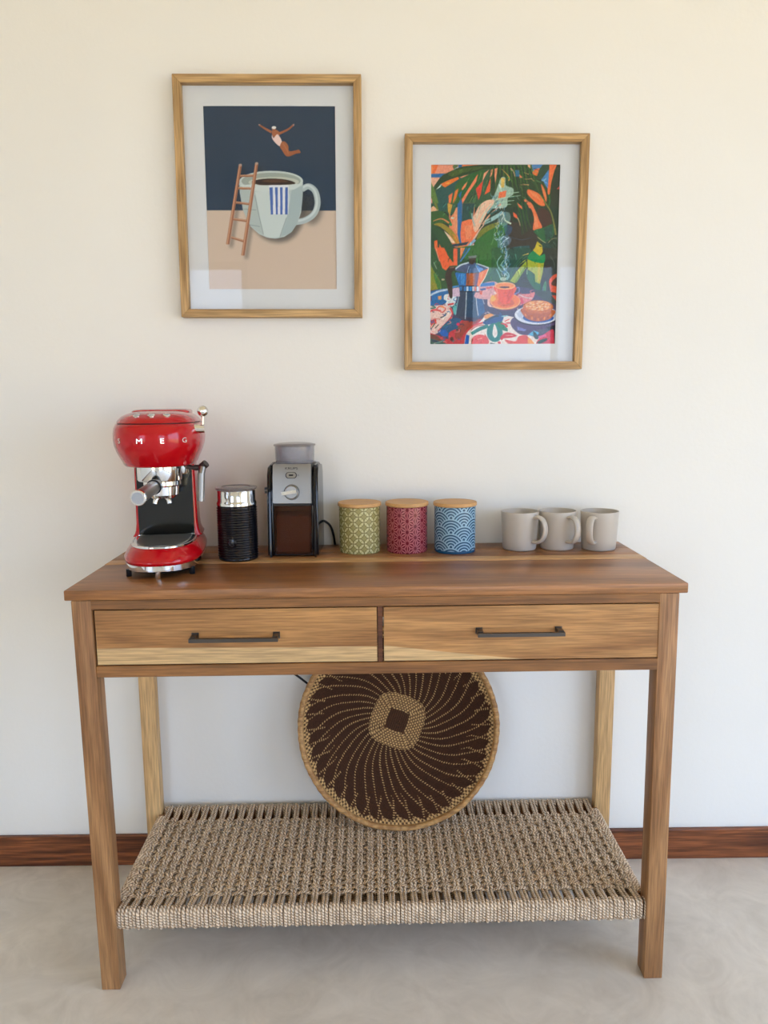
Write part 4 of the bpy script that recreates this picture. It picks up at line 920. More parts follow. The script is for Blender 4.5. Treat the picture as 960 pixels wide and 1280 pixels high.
def picture(name, label, cx, cz, hw, hh, roll, art, print_rect, ink=1.12):
    """outer half sizes hw, hh; print_rect = x0, x1, z0, z1 from the frame centre"""
    root = thing(name, label, 'picture', (cx, 0.0, cz)); root.rotation_euler = (0, roll, 0)
    fw, y0, y1 = 0.0165, -0.0285, -0.001
    def bar(nm, pts, mat):
        v = [(x, y, z) for y in (y0, y1) for x, z in pts]
        f = [(0, 1, 2, 3), (7, 6, 5, 4)] + [(k, (k + 1) % 4, 4 + (k + 1) % 4, 4 + k) for k in range(4)]
        me = bpy.data.meshes.new(nm); me.from_pydata(v, [], f)
        bm = bmesh.new(); bm.from_mesh(me); bmesh.ops.recalc_face_normals(bm, faces=bm.faces)
        bmesh.ops.bevel(bm, geom=bm.edges[:], offset=0.0006, segments=1, affect='EDGES'); bm.to_mesh(me); bm.free()
        return link(nm, me, mat, root)
    a, b = hw - fw, hh - fw; e = 0.00012
    bar('frame_bar', [(-hw + e, hh), (hw - e, hh), (a - e, b), (-a + e, b)], M['oak_x'])
    bar('frame_bar', [(-hw + e, -hh), (hw - e, -hh), (a - e, -b), (-a + e, -b)], M['oak_x'])
    bar('frame_bar', [(-hw, hh - e), (-hw, -hh + e), (-a, -b + e), (-a, b - e)], M['oak'])
    bar('frame_bar', [(hw, hh - e), (hw, -hh + e), (a, -b + e), (a, b - e)], M['oak'])
    px0, px1, pz0, pz1 = print_rect
    box('backing', (-a + 0.0002, a - 0.0002, -0.008, -0.0035, -b + 0.0002, b - 0.0002), M['backing'], root)
    ym0, ym1 = -0.0125, -0.0105                              # mat board with a window cut in it
    mv = join(bx(-a + 0.0003, px0, ym0, ym1, -b + 0.0003, b - 0.0003), bx(px1, a - 0.0003, ym0, ym1, -b + 0.0003, b - 0.0003),
              bx(px0, px1, ym0, ym1, pz1, b - 0.0003), bx(px0, px1, ym0, ym1, -b + 0.0003, pz0))
    obj('mat_board', *mv, M['mat_white'], root)
    h, w = art.shape[:2]
    X = np.linspace(px0 - 0.002, px1 + 0.002, w)[None, :].repeat(h, 0); Zc = np.linspace(pz1 + 0.002, pz0 - 0.002, h)[:, None].repeat(w, 1)
    P = np.stack([X, np.full_like(X, -0.0102), Zc], -1)
    colour_grid('print', P[::-1], np.clip(lin(art) * ink, 0, 0.9)[::-1], M['printed'], root)
    box('glass_pane', (-a + 0.0003, a - 0.0003, -0.0180, -0.0162, -b + 0.0003, b - 0.0003), M['glass'], root)
    return root
picture('framed_picture', 'framed print of a giant coffee cup with a ladder and a diver on navy', -0.2183, 1.5245, 0.1929, 0.2411, 0.0079, art_cup(),
        (-0.1348, 0.1382, -0.1813, 0.1855))
picture('framed_picture', 'framed colourful print of a moka pot, orange cup and cake under palm leaves', 0.2557, 1.4093, 0.1917, 0.2396, 0.0048, art_still_life(),
        (-0.1357, 0.1355, -0.1848, 0.1832))

# ------------------------------------------------------------------ espresso machine
em = thing('espresso_machine', 'glossy red espresso machine with chrome portafilter', 'espresso machine', (-0.4225, -0.2000, H), math.radians(8.5))
def base_sec(z, w, yf, yb, nf=2.6): return plan(w, yf, yb, z, nf, 4.5, 96, 0.01)
obj('base_band', *loft([base_sec(0.0140, 0.0735, -0.1265, 0.148), base_sec(0.0145, 0.0742, -0.1275, 0.149), base_sec(0.0248, 0.0742, -0.1275, 0.149), base_sec(0.0252, 0.0735, -0.1265, 0.148)]), M['chrome'], em, 40)
obj('base', *loft([base_sec(0.0252, 0.0735, -0.1265, 0.148), base_sec(0.027, 0.0748, -0.1285, 0.150), base_sec(0.032, 0.0750, -0.1285, 0.150), base_sec(0.040, 0.0715, -0.1235, 0.149),
                   base_sec(0.048, 0.0660, -0.1165, 0.147), base_sec(0.0525, 0.0620, -0.1110, 0.145), base_sec(0.0535, 0.0605, -0.1090, 0.144)]), M['red'], em, 50)
obj('underside', *loft([base_sec(0.008, 0.066, -0.108, 0.14), base_sec(0.0141, 0.068, -0.112, 0.142)]), M['black'], em, 40)
for fx, fy in ((-0.001, -0.1195), (-0.058, -0.088), (0.058, -0.088), (-0.055, 0.125), (0.055, 0.125)):
    obj('foot', *lathe([(0, 0), (0.0046, 0), (0.0052, 0.001), (0.0052, 0.0142), (0, 0.0142)], 20, fx, fy), M['chrome'] if abs(fx) < 0.01 else M['black'], em, 40)
def col_sec(z, w, yf, yb): return plan(w, yf, yb, z, 9.0, 4.0, 96, 0.06)
obj('column', *loft([col_sec(0.0533, 0.0690, 0.030, 0.148), col_sec(0.058, 0.0655, 0.030, 0.146), col_sec(0.066, 0.0628, 0.030, 0.144), col_sec(0.080, 0.0612, 0.030, 0.143), col_sec(0.14, 0.0600, 0.030, 0.141), col_sec(0.210, 0.0590, 0.030, 0.140)]), M['red'], em, 50)
box('splash_plate', (-0.0545, 0.0545, 0.0280, 0.0310, 0.0560, 0.2070), M['dark_refl_steel'], em, 0.0006, 1)
# head
HS = [(0.2040, 0.0520, -0.088, 0.128), (0.2045, 0.0590, -0.097, 0.132), (0.2070, 0.0610, -0.100, 0.134), (0.2130, 0.0632, -0.105, 0.136), (0.2220, 0.0672, -0.1125, 0.139), (0.2320, 0.0712, -0.1195, 0.142), (0.2430, 0.0742, -0.1245, 0.144),
      (0.2550, 0.0755, -0.1265, 0.145), (0.2660, 0.0752, -0.1260, 0.145), (0.2760, 0.0735, -0.1230, 0.143), (0.2840, 0.0704, -0.1181, 0.1404), (0.2843, 0.0690, -0.1165, 0.139)]
HT = [(0.2860, 0.0680, -0.1150, 0.138), (0.2864, 0.0692, -0.1164, 0.1393), (0.2920, 0.0655, -0.1110, 0.136), (0.2975, 0.0600, -0.1030, 0.131), (0.3015, 0.0530, -0.0920, 0.125), (0.3045, 0.0440, -0.0770, 0.117), (0.3060, 0.0340, -0.0600, 0.107), (0.3064, 0.0200, -0.0350, 0.09)]
def head_sec(z, w, yf, yb): return plan(w * 1.105, yf, yb, z, 2.45, 3.2, 112, 0.0)
head = obj('head', *loft([head_sec(*s) for s in HS]), M['red'], em, 60)
obj('head_seam', *loft([head_sec(0.2835, 0.0675, -0.1145, 0.137), head_sec(0.2870, 0.0668, -0.1135, 0.136)]), M['seam'], em, 40)
obj('head_cover', *loft([head_sec(*s) for s in HT]), M['red'], em, 60)
obj('tank_lid', *loft([plan(0.056, 0.0, 0.128, 0.3000, 5, 4), plan(0.056, 0.0, 0.128, 0.3055, 5, 4), plan(0.053, 0.003, 0.125, 0.3080, 5, 4), plan(0.045, 0.011, 0.117, 0.3090, 5, 4)]), M['red'], em, 40)
for k in (-1, 0, 1):
    bxm = 0.0265 * k
    yy = -0.1000 + 0.0050 * abs(k)
    rot = Matrix.Translation((bxm, yy, 0.2995)) @ Matrix.Rotation(math.radians(22), 4, 'X') @ Matrix.Rotation(math.radians(10 * k), 4, 'Y')
    b = obj('button', *xf(lathe([(0, -0.003), (0.0066, -0.003), (0.0066, 0.0016), (0.0056, 0.0024), (0.0050, 0.0020), (0, 0.0020)], 24), rot), M['chrome'], em, 40)
    obj('button_face', *xf(lathe([(0, 0.0019), (0.0044, 0.0019), (0.0040, 0.0027), (0, 0.0027)], 20), rot), M['grey'], b, 40)
# lettering on the head front
def head_front(x, z=0.2560):
    w, yf = 0.0834, -0.1265
    s = (1 - (abs(x) / w) ** 2.45) ** (1 / 2.45)
    return -s * -yf
for ch, x in zip('SMEG', (-0.0575, -0.0195, 0.0195, 0.0560)):
    me = text_mesh(ch, 0.0128, 0.0012, 1.3)
    y = head_front(x); dx = 0.0015
    t = Vector((2 * dx, head_front(x + dx) - head_front(x - dx), 0)).normalized()
    ang = math.atan2(t.y, t.x)
    o = link('letter', me, M['chrome'], em)
    o.matrix_local = Matrix.Translation((x, y, 0.2545)) @ Matrix.Rotation(ang, 4, 'Z') @ Matrix.Translation((0, -0.0006, 0)) @ Matrix.Rotation(PI / 2, 4, 'X')
# steam lever with a ball knob on the right side
lv = obj('steam_lever', *join(cyl((0.072, -0.060, 0.2735), (0.0905, -0.060, 0.2735), 0.0085, 28), cyl((0.0865, -0.060, 0.2735), (0.0885, -0.062, 0.300), 0.0026, 14)), M['chrome'], em, 40)
obj('ball_knob', *lathe([(0.0105 * math.sin(PI * k / 16), 0.3065 - 0.0105 * math.cos(PI * k / 16)) for k in range(17)], 32, 0.0888, -0.0625), M['chrome'], lv, 180)
# steam wand
wj = obj('wand_joint', *tube(smooth_path([(0.052, -0.050, 0.2010), (0.068, -0.052, 0.1990), (0.081, -0.056, 0.2005), (0.0905, -0.060, 0.2075)], 6), [0.0042] * 6 + [0.0056] * 6 + [0.0075] * 7, 16), M['rubber'], em, 60)
obj('wand_tube', *join(cyl((0.0835, -0.060, 0.2005), (0.0808, -0.064, 0.1880), 0.0068, 20), cyl((0.0808, -0.064, 0.1890), (0.0780, -0.070, 0.1360), 0.0070, 24, 0.0066)), M['steel'], wj, 50)
# brew group, portafilter
GX, GY = 0.003, -0.055
obj('brew_group', *lathe([(0, 0.2045), (0.0410, 0.2045), (0.0410, 0.1790), (0.0395, 0.1770), (0, 0.1770)], 64, GX, GY), M['chrome'], em, 40)
obj('steam_spout', *lathe([(0, 0.2045), (0.0105, 0.2045), (0.0105, 0.190), (0.0085, 0.186), (0, 0.186)], 28, 0.044, -0.030), M['chrome'], em, 40)
pf = obj('portafilter', *lathe([(0, 0.1765), (0.0345, 0.1765), (0.0345, 0.1690), (0.0305, 0.1660), (0.0290, 0.1500), (0.0225, 0.1440), (0, 0.1440)], 56, GX + 0.004, GY), M['chrome'], em, 40)
for s in (-1, 1):
    obj('spout', *tube(smooth_path([(GX + 0.004 + s * 0.004, GY - 0.004, 0.147), (GX + 0.004 + s * 0.011, GY - 0.010, 0.142), (GX + 0.004 + s * 0.0135, GY - 0.012, 0.1335)], 5), 0.0046, 16), M['chrome'], pf, 60)
h0, h1 = Vector((GX, GY - 0.030, 0.1725)), Vector((-0.0180, -0.186, 0.1600))
hd = (h1 - h0)
obj('neck', *tube([h0, h0 + hd * 0.10, h0 + hd * 0.22], [0.0080, 0.0125, 0.0140], 28), M['black'], pf, 50)
obj('handle', *tube([h0 + hd * 0.20, h0 + hd * 0.25, h0 + hd * 0.6, h0 + hd * 0.96], [0.0115, 0.0122, 0.0122, 0.0128], 36), M['grid_steel'], pf, 50)
u = hd.normalized()
obj('end_ring', *tube([h1 - u * 0.006, h1 - u * 0.001, h1], [0.0142, 0.0142, 0.0132], 40), M['chrome'], pf, 40)
obj('end_cap', *tube([h1 - u * 0.001, h1 + u * 0.0010], [0.0108, 0.0104], 36), M['grey'], pf, 40)
# drip tray
def tray_sec(z, d=0.0): return plan(0.0605 - d, -0.1090 + d, 0.028, z, 2.6, 12.0, 96, 0.0)
obj('drip_tray', *loft([tray_sec(0.0536, 0.0010), tray_sec(0.0542), tray_sec(0.0572), tray_sec(0.0580, 0.0012), tray_sec(0.0578, 0.0030), tray_sec(0.0570, 0.0034)]), M['chrome'], em, 40)
gridp = []
for k in range(15):
    y = -0.096 + k * 0.0082
    wl = 0.053 * (1 - min(1, max(0, (-y) / 0.1085)) ** 2.6) ** (1 / 2.6) - 0.003
    if wl > 0.01: gridp.append(bx(-wl, wl, y - 0.0024, y + 0.0024, 0.0570, 0.0583))
obj('drip_grid', *join(*gridp), M['grid_steel'], em)

# ------------------------------------------------------------------ milk frother
mf = thing('milk_frother', 'black ribbed milk frother with a chrome collar', 'milk frother', (-0.2885, -0.1440, H), math.radians(-20))
prof = [(0, 0), (0.0385, 0), (0.0402, 0.002), (0.0402, 0.006)]
z = 0.006
while z < 0.109:
    prof += [(0.0396, z + 0.0004), (0.0400, z + 0.0012), (0.0416, z + 0.0024), (0.0416, z + 0.0034), (0.0400, z + 0.0046), (0.0396, z + 0.0052)]; z += 0.0052
prof += [(0.0402, 0.1115), (0.0405, 0.1140), (0.0, 0.1140)]
obj('jug', *lathe(prof, 72), M['gloss_black'], mf, 60)
obj('collar', *lathe([(0, 0.1140), (0.0408, 0.1140), (0.0410, 0.1180), (0.0395, 0.1215), (0.0388, 0.1240), (0.0388, 0.1425), (0.038, 0.1440), (0, 0.1440)], 72), M['chrome'], mf, 40)
obj('lid', *lathe([(0, 0.1441), (0.0395, 0.1441), (0.0425, 0.1470), (0.0430, 0.1490), (0.0420, 0.1500), (0.030, 0.1512), (0.0295, 0.1500), (0.0, 0.1502)], 64), M['smoky'], mf, 50)
fb = Matrix.Rotation(math.radians(14), 4, 'Z')
rb = Matrix.Translation((0, -0.0412, 0.040)) @ Matrix.Rotation(PI / 2, 4, 'X')
btn = obj('power_button', *xf(lathe([(0, -0.004), (0.0095, -0.004), (0.0095, 0.0008), (0.0088, 0.0012), (0, 0.0012)], 32), fb @ rb), M['gloss_black'], mf, 40)
obj('button_mark', *join(xf(tube([(0.0062 * math.cos(a), 0.0062 * math.sin(a), 0.0013) for a in np.linspace(0.4, 5.6, 20)], 0.0004, 6), fb @ rb),
                         xf(tube([(-0.0025, -0.003, 0.0013), (-0.0025, 0.003, 0.0013), (0.0025, -0.003, 0.0013), (0.0025, 0.003, 0.0013)], 0.0004, 6), fb @ rb)), M['dim_mark'], btn)

# ------------------------------------------------------------------ coffee grinder
cg = thing('coffee_grinder', 'black and steel coffee grinder with a clear hopper', 'coffee grinder', (-0.1733, -0.0850, H), math.radians(-1.5))
def prof_box(x0, x1, yz):
    n = len(yz)
    return [(x0, y, z) for y, z in yz] + [(x1, y, z) for y, z in yz], [tuple(range(n)), tuple(range(2 * n - 1, n - 1, -1))] + [(k, (k + 1) % n, n + (k + 1) % n, n + k) for k in range(n)]
def bevel_obj(name, part, mat, parent, off, seg=2, sm=45):
    me = bpy.data.meshes.new(name); me.from_pydata(part[0], [], part[1])
    bm = bmesh.new(); bm.from_mesh(me); bmesh.ops.recalc_face_normals(bm, faces=bm.faces)
    bmesh.ops.bevel(bm, geom=bm.edges[:], offset=off, segments=seg, affect='EDGES', clamp_overlap=True); bm.to_mesh(me); bm.free()
    return link(name, me, mat, parent, sm)
GH = 0.1935
bevel_obj('body', prof_box(-0.0400, 0.0400, [(-0.048, 0.003), (0.060, 0.003), (0.060, 0.185), (0.050, 0.192), (-0.036, 0.192), (-0.044, 0.116), (-0.010, 0.113), (-0.010, 0.012), (-0.048, 0.012)]), M['black'], cg, 0.001)
for s in (-1, 1):
    x0, x1 = (-0.0530, -0.0402) if s < 0 else (0.0402, 0.0530)
    bevel_obj('side_panel', prof_box(x0, x1, [(-0.0600, 0.0), (0.064, 0.0), (0.064, 0.172), (0.048, 0.190), (0.010, 0.1945), (-0.030, 0.190), (-0.044, 0.172), (-0.052, 0.12)]), M['gloss_black'], cg, 0.0045, 3)
fpn = bevel_obj('front_panel', prof_box(-0.0400, 0.0400, [(-0.0545, 0.1135), (-0.0500, 0.1135), (-0.0385, 0.1940), (-0.0420, 0.1940), (-0.0480, 0.170)]), M['steel'], cg, 0.0010, 2)
def on_panel(x, z, lift=0.0):
    """point and tilt on the steel front"""
    t_ = (z - 0.1135) / (0.170 - 0.1135) if z < 0.170 else 1 + (z - 0.170) / 0.024
    y = -0.0545 + 0.0065 * t_ if t_ <= 1 else -0.048 + 0.006 * (t_ - 1)
    ang = math.atan2(0.0065, 0.0565) if z < 0.170 else math.atan2(0.006, 0.024)
    return Matrix.Translation((x, y, z)) @ Matrix.Rotation(PI / 2 - ang, 4, 'X') @ Matrix.Translation((0, 0, lift))
dial = obj('dial', *xf(lathe([(0, -0.001), (0.0150, -0.001), (0.0150, 0.001), (0.0140, 0.0012), (0.0136, 0.0075), (0.0126, 0.0085), (0, 0.0085)], 40), on_panel(-0.0005, 0.1365)), M['steel'], cg, 40)
obj('dial_grip', *xf(join(bx(-0.020, 0.0105, -0.0034, 0.0034, 0.0082, 0.0115)), on_panel(-0.0005, 0.1365) @ Matrix.Rotation(math.radians(8), 4, 'Z')), M['chrome'], dial)
obj('dial_ring', *xf(lathe([(0.0150, 0.0), (0.0162, 0.0), (0.0162, 0.0010), (0.0150, 0.0010)], 40), on_panel(-0.0005, 0.1365)), M['black'], dial, 40)
def stadium(w, h, z0, z1, n=12):
    P = [(w + h * math.cos(a), h * math.sin(a)) for a in np.linspace(-PI / 2, PI / 2, n)] + [(-w + h * math.cos(a), h * math.sin(a)) for a in np.linspace(PI / 2, 1.5 * PI, n)]
    return loft([[(x, y, z0) for x, y in P], [(x, y, z1) for x, y in P]])
sb = obj('start_button', *xf(stadium(0.0052, 0.0066, -0.001, 0.0008), on_panel(-0.0015, 0.1712)), M['black'], cg, 40)
obj('button_face', *xf(stadium(0.0045, 0.0056, 0.0, 0.0016), on_panel(-0.0015, 0.1712)), M['steel'], sb, 40)
obj('button_icon', *xf(bx(-0.0045, 0.0045, -0.0016, 0.0016, 0.0014, 0.0019), on_panel(-0.0015, 0.1712)), M['black'], sb)
me = text_mesh('KRUPS', 0.0068, 0.0002, 1.35)
o = link('brand_lettering', me, M['black'], cg); o.matrix_local = on_panel(-0.001, 0.1850, 0.0004)
ptx = text_mesh('0', 0.0045, 0.0002); o = link('symbol', ptx, M['black'], cg); o.matrix_local = on_panel(0.0135, 0.1712, 0.0004)
bin_ = bevel_obj('coffee_bin', prof_box(-0.0385, 0.0385, [(-0.0575, 0.006), (-0.0120, 0.006), (-0.0120, 0.1120), (-0.0535, 0.1120)]), M['bin'], cg, 0.003, 3)
bevel_obj('ground_coffee', prof_box(-0.0350, 0.0350, [(-0.0530, 0.0095), (-0.0155, 0.0095), (-0.0155, 0.092), (-0.0480, 0.086)]), M['coffee'], bin_, 0.002, 1)
bevel_obj('bin_rim', prof_box(-0.0388, 0.0388, [(-0.0560, 0.1085), (-0.0125, 0.1085), (-0.0125, 0.1128), (-0.0560, 0.1128)]), M['black'], bin_, 0.0008, 1)
obj('hopper', *lathe([(0.0, 0.1925), (0.0385, 0.1925), (0.0405, 0.1950), (0.0420, 0.2290), (0.0400, 0.2290), (0.0385, 0.1965), (0.0, 0.1965)], 64, 0, 0.004), M['hopper'], cg, 40)
obj('hopper_lid', *lathe([(0.0, 0.2292), (0.0435, 0.2292), (0.0448, 0.2305), (0.0440, 0.2325), (0.034, 0.2350), (0.015, 0.2365), (0.0, 0.2368)], 64, 0, 0.004), M['smoky'], cg, 60)
obj('grind_lever', *join(bx(-0.0590, -0.0520, -0.040, -0.028, 0.1405, 0.1450), bx(-0.0590, -0.0520, -0.040, -0.028, 0.1330, 0.1375)), M['black'], cg)
obj('power_cord', *tube(smooth_path([(0.044, 0.050, 0.060), (0.056, 0.052, 0.0585), (0.068, 0.055, 0.047), (0.0745, 0.0590, 0.025), (0.0760, 0.0660, 0.0075), (0.0760, 0.0740, 0.0030), (0.0755, 0.0795, 0.0010)], 8), 0.0026, 10), M['black'], cg, 180)
cable = obj('power_cable', *tube(smooth_path([(-0.120, -0.006, 0.772), (-0.125, -0.006, 0.70), (-0.150, -0.010, 0.60), (-0.205, -0.016, 0.508), (-0.200, -0.022, 0.490), (-0.172, -0.026, 0.468), (-0.10, -0.020, 0.40), (-0.05, -0.0048, 0.27), (-0.03, -0.0046, 0.17), (-0.025, -0.0048, 0.11), (-0.02, -0.0150, 0.078), (-0.02, -0.020, 0.020), (0.0, -0.034, 0.0028), (0.06, -0.045, 0.0028)], 8), 0.0026, 10), M['black'], None, 180)
tag(cable, 'black power cable hanging on the wall behind the woven basket', 'cable')

# ------------------------------------------------------------------ canisters
R_CAN, H_CAN = 0.0442, 0.0990
CIRC = 2 * PI * R_CAN
def pat_circles(u, v):                       # overlapping circles drawn as slanted petals
    p = CIRC / 12 / math.sqrt(2)
    x, y = (u + v) / math.sqrt(2) / p, (u - v) / math.sqrt(2) / p
    fx, fy = np.mod(x, 1) - 0.5, np.mod(y, 1) - 0.5
    d4 = np.stack([np.hypot(fx - a, fy - b) for a, b in ((-0.5, -0.5), (0.5, -0.5), (-0.5, 0.5), (0.5, 0.5))])
    inn = (d4 < 0.707).sum(0); edge = np.min(np.abs(d4 - 0.707), 0)
    mid = (np.abs(np.abs(fx) - 0.5) < 0.045) & (np.abs(fy) < 0.16) | (np.abs(np.abs(fy) - 0.5) < 0.045) & (np.abs(fx) < 0.16)
    c = np.where((inn >= 2)[..., None], (200, 192, 140), (152, 143, 88))
    c = np.where(mid[..., None], (164, 158, 96), c)
    ln = np.clip(1.3 - edge / 0.045, 0, 1)[..., None]
    return c * (1 - ln) + np.array((104, 94, 46)) * ln
def pat_stars(u, v):                         # hemp-leaf stars on a triangular lattice
    p = 0.0236; h = p * math.sqrt(3) / 2
    a_, b_ = v, u * h / (CIRC / 16)
    best = np.full(u.shape, 9.0); dx, dy = np.zeros_like(u), np.zeros_like(u)
    row0 = np.round(b_ / h)
    for dr in (-1, 0, 1):
        row = row0 + dr; sh_ = np.mod(row, 2) * 0.5
        cx = (np.round(a_ / p - sh_) + sh_) * p; cy = row * h
        d = np.hypot(a_ - cx, b_ - cy); m = d < best
        best = np.where(m, d, best); dx = np.where(m, a_ - cx, dx); dy = np.where(m, b_ - cy, dy)
    an = np.arctan2(dy, dx); k = np.abs(np.mod(an + PI / 12, PI / 6) - PI / 12)
    m = (best * np.sin(k) < 0.00062 + 0.00030 * np.clip((best - 0.004) / 0.004, 0, 1)) & (best > 0.0040)
    return np.where(m[..., None], (194, 108, 112), (104, 9, 26))
def pat_waves(u, v):                         # scallop waves, lower rows in front
    p = CIRC / 5; h = 0.0155
    val = np.zeros(u.shape); done = np.zeros(u.shape, bool)
    row0 = np.floor(v / h)
    for dr in (-2, -1, 0, 1, 2):
        row = row0 + dr; sh_ = np.mod(row, 2) * 0.5
        cx = (np.round(u / p - sh_) + sh_) * p; cy = row * h
        d = np.hypot(u - cx, (v - cy) * 0.95)
        m = (d < p / 2) & ~done
        val = np.where(m, np.mod(d / (p / 2) * 5.0, 1.0) > 0.52, val); done |= m
    c = np.where((val > 0.5)[..., None], (150, 186, 206), (14, 66, 98))
    return np.where((v < 0.006)[..., None], (20, 76, 112), c)
def canister(label, x, y, pattern):
    root = thing('storage_canister', label, 'canister', (x, y, H), math.radians(random.uniform(-8, 8)), 'patterned canisters with wooden lids')
    nt_, nz_ = 420, 140
    th = np.linspace(0, 2 * PI, nt_, endpoint=False)
    prof = [(R_CAN - 0.0012, 0.0), (R_CAN, 0.0018)]
    zz = np.concatenate([[0.0], np.linspace(0.0018, H_CAN - 0.0012, nz_), [H_CAN]])
    rr = np.concatenate([[R_CAN - 0.0014], np.full(nz_, R_CAN), [R_CAN - 0.001]])
    P = np.stack([rr[:, None] * np.cos(th)[None], rr[:, None] * np.sin(th)[None], zz[:, None] + 0 * th[None]], -1)
    U = R_CAN * th[None] + 0 * zz[:, None]; V = zz[:, None] + 0 * th[None]
    C = np.zeros(U.shape + (3,)); du, dv = 2 * PI * R_CAN / nt_ / 3, H_CAN / nz_ / 3      # 3x3 samples per point soften the print edges
    for i in (-1, 0, 1):
        for j in (-1, 0, 1): C += lin(pattern(U + i * du, V + j * dv) / 255.0) / 9
    colour_grid('body', P, C, M['glaze'], root, wrap=True)
    obj('lid', *lathe([(0, H_CAN + 0.0003), (0.0452, H_CAN + 0.0003), (0.0466, H_CAN + 0.0015), (0.0466, H_CAN + 0.0070), (0.0456, H_CAN + 0.0082), (0, H_CAN + 0.0082)], 64), M['bamboo'], root, 40)
    return root
canister('green canister with overlapping circle pattern and wooden lid', -0.0372, -0.0786, pat_circles)
canister('dark red canister with star pattern and wooden lid', 0.0647, -0.0778, pat_stars)
canister('blue canister with wave scallop pattern and wooden lid', 0.1677, -0.0850, pat_waves)

# ------------------------------------------------------------------ mugs
def mug(label, x, y, ang):
    root = thing('mug', label, 'mug', (x, y, H), ang, 'beige mugs in a row')
    prof = [(0, 0.0012), (0.030, 0.0012), (0.0315, 0.0), (0.0345, 0.0004), (0.0360, 0.0030), (0.0372, 0.020), (0.0386, 0.045), (0.0398, 0.070), (0.0404, 0.0818), (0.0400, 0.0832), (0.0388, 0.0832), (0.0382, 0.0820),
            (0.0372, 0.060), (0.0352, 0.020), (0.0335, 0.0075), (0.030, 0.0052), (0, 0.005)]
    obj('body', *lathe(prof, 64), M['mug'], root, 60)
    P = smooth_path([(0.0375, 0, 0.0720), (0.0480, 0, 0.0738), (0.0585, 0, 0.0690), (0.0650, 0, 0.0560), (0.0655, 0, 0.0430), (0.0600, 0, 0.0290), (0.0490, 0, 0.0205), (0.0360, 0, 0.0200)], 6)
    obj('handle', *tube(P, 0.0058, 14, flat=(0.70, 1.35)), M['mug'], root, 180)
    return root
mug('beige mug beside the blue canister, its handle overlapping the next mug', 0.3103, -0.0704, math.radians(-46))
mug('beige mug in the middle of three, partly behind another mug handle', 0.3925, -0.0680, math.radians(-63))
mug('beige mug at the end of the row, handle turned towards the other mugs', 0.4809, -0.0785, math.radians(-124))

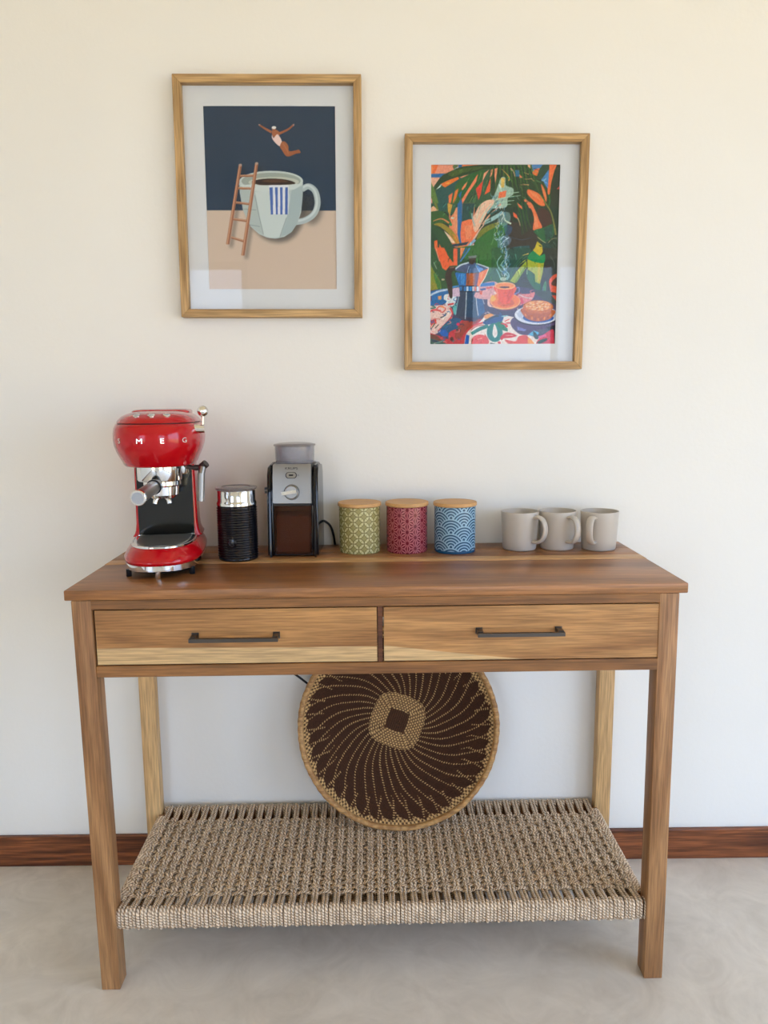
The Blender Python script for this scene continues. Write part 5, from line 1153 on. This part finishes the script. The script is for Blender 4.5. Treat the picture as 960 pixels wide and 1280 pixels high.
# ------------------------------------------------------------------ woven basket on the shelf
BR, BDEPTH = 0.2180, 0.052
lean = math.radians(13.5)
bk = thing('woven_basket', 'shallow round basket with dark spiral weave leaning on the shelf', 'basket', (0.0440, -0.1480, SHZ + 0.0025))
bk.rotation_euler = (-lean, 0, 0)
NC, NTH = 47, 780
rho = np.linspace(0.0, 1.0, NC * 3 + 1)[1:]
th = np.linspace(0, 2 * PI, NTH, endpoint=False)
RH, THG = np.meshgrid(rho, th, indexing='ij')
dish = BDEPTH * (1 - RH ** 2.4)                                       # depth behind the rim plane
coil = 0.0009 * np.cos(2 * PI * RH * NC)
CZ = BR + 0.008
X = BR * RH * np.cos(THG); Zb = CZ + BR * RH * np.sin(THG); Y = dish + coil
def basket_colours():
    dark, tan = np.array((62, 39, 26.0)), np.array((198, 160, 106.0))
    c0, rot = 0.13, math.radians(-20)
    ox, oz = -0.010, 0.022
    px, pz = RH * np.cos(THG) - ox, RH * np.sin(THG) - oz
    qx, qz = px * math.cos(rot) + pz * math.sin(rot), -px * math.sin(rot) + pz * math.cos(rot)
    sq = np.maximum(np.abs(qx), np.abs(qz))
    n4 = (np.abs(qx) ** 3.2 + np.abs(qz) ** 3.2) ** (1 / 3.2)
    T_ = np.zeros(RH.shape)
    # swirling dotted lines
    NL = 38
    dots = (np.cos(2 * PI * RH * NC) > -0.35)
    ph = THG - 0.62 * np.clip((RH - 0.26) / 0.62, 0, 1.2) ** 0.9
    ph = ph + 0.010 * np.sin(7 * THG + 9 * RH) + 0.007 * np.sin(17 * THG - 14 * RH)
    k = np.mod(ph * NL / (2 * PI), 1.0) - 0.5
    wid = 0.0085 / np.maximum(RH, 0.2)
    line = np.abs(k) * 2 * PI / NL < wid * 0.95
    T_ = np.where(line & dots & (RH > 0.26) & (RH < 0.93), 1.0, T_)
    # feather branches near the border
    kb = k + 0.5 - np.clip((0.95 - RH) / 0.20, 0, 1)
    br = (np.abs(kb) * 2 * PI / NL < wid * 0.9) & (RH > 0.75 + 0.05 * np.sin(5 * THG)) & (RH < 0.95)
    T_ = np.where(br & dots, 1.0, T_)
    # tan toothed border
    tooth = 0.915 + 0.012 * np.sin(9 * THG) + 0.040 * np.abs(2 * np.mod(ph * NL / (2 * PI), 1.0) - 1)
    chk = (np.mod(np.floor(THG * 150 / PI) + np.floor(RH * NC), 2) == 0)
    T_ = np.where(RH > tooth, np.where(chk, 1.0, 0.22), T_)
    # concentric rounded square of tan coils round a dark square
    rings = np.mod(n4 * NC * 0.95, 1.0)
    cchk = np.mod(np.floor(np.where(np.abs(qx) > np.abs(qz), qz, qx) * 62) + np.floor(n4 * NC * 0.95), 2) == 0
    T_ = np.where((n4 < 0.275) & (sq > c0 * 0.82), np.where(rings < 0.68, np.where(cchk, 1.0, 0.42), 0.10), T_)
    inner = sq <= c0 * 0.82
    stripes = np.mod(qx * 46, 1.0) < 0.35
    T_ = np.where(inner, np.where(stripes, 0.12, 0.0), T_)
    c = dark + (tan - dark) * T_[..., None]
    g = RNG.normal(size=RH.shape)
    fib = 1 + 0.22 * np.sin(ph * 330) * (T_ < 0.2) + 0.08 * g
    return lin(np.clip(c * fib[..., None] / 255.0, 0, 1))
PB = np.stack([X, Y, Zb], -1)
bo = colour_grid('bowl', PB, basket_colours(), M['weave'], bk, wrap=True)
bo['label'] = 'dark brown coiled weave with dotted tan swirls'
# outer shell of the bowl and the rim coil
shell = [[(BR * r * math.cos(t_), BDEPTH * (1 - r ** 2.4) + 0.006, CZ + BR * r * math.sin(t_)) for t_ in np.linspace(0, 2 * PI, 120, endpoint=False)] for r in np.linspace(0.03, 1.0, 24)]
obj('outer_shell', *loft(shell, True, False), M['rim'], bk, 180)
NRIM = 480
rim_p = []
RR = BR + 0.0015
Pr, Fr = [], []
for k in range(NRIM):
    a = 2 * PI * k / NRIM
    e = 0.0004 * math.sin(a * 5) + 0.0003 * math.sin(a * 13 + 1)
    for j in range(10):
        b_ = 2 * PI * j / 10
        rr_ = 0.0064 + 0.00045 * math.sin(a * 70 + b_)
        Pr.append(((RR + e + rr_ * math.cos(b_)) * math.cos(a), 0.003 + rr_ * 1.15 * math.sin(b_), CZ + (RR + e + rr_ * math.cos(b_)) * math.sin(a)))
for k in range(NRIM):
    for j in range(10):
        Fr.append((k * 10 + j, k * 10 + (j + 1) % 10, ((k + 1) % NRIM) * 10 + (j + 1) % 10, ((k + 1) % NRIM) * 10 + j))
o = obj('rim', Pr, Fr, M['rim'], bk, 180); o['label'] = 'pale cane rim'
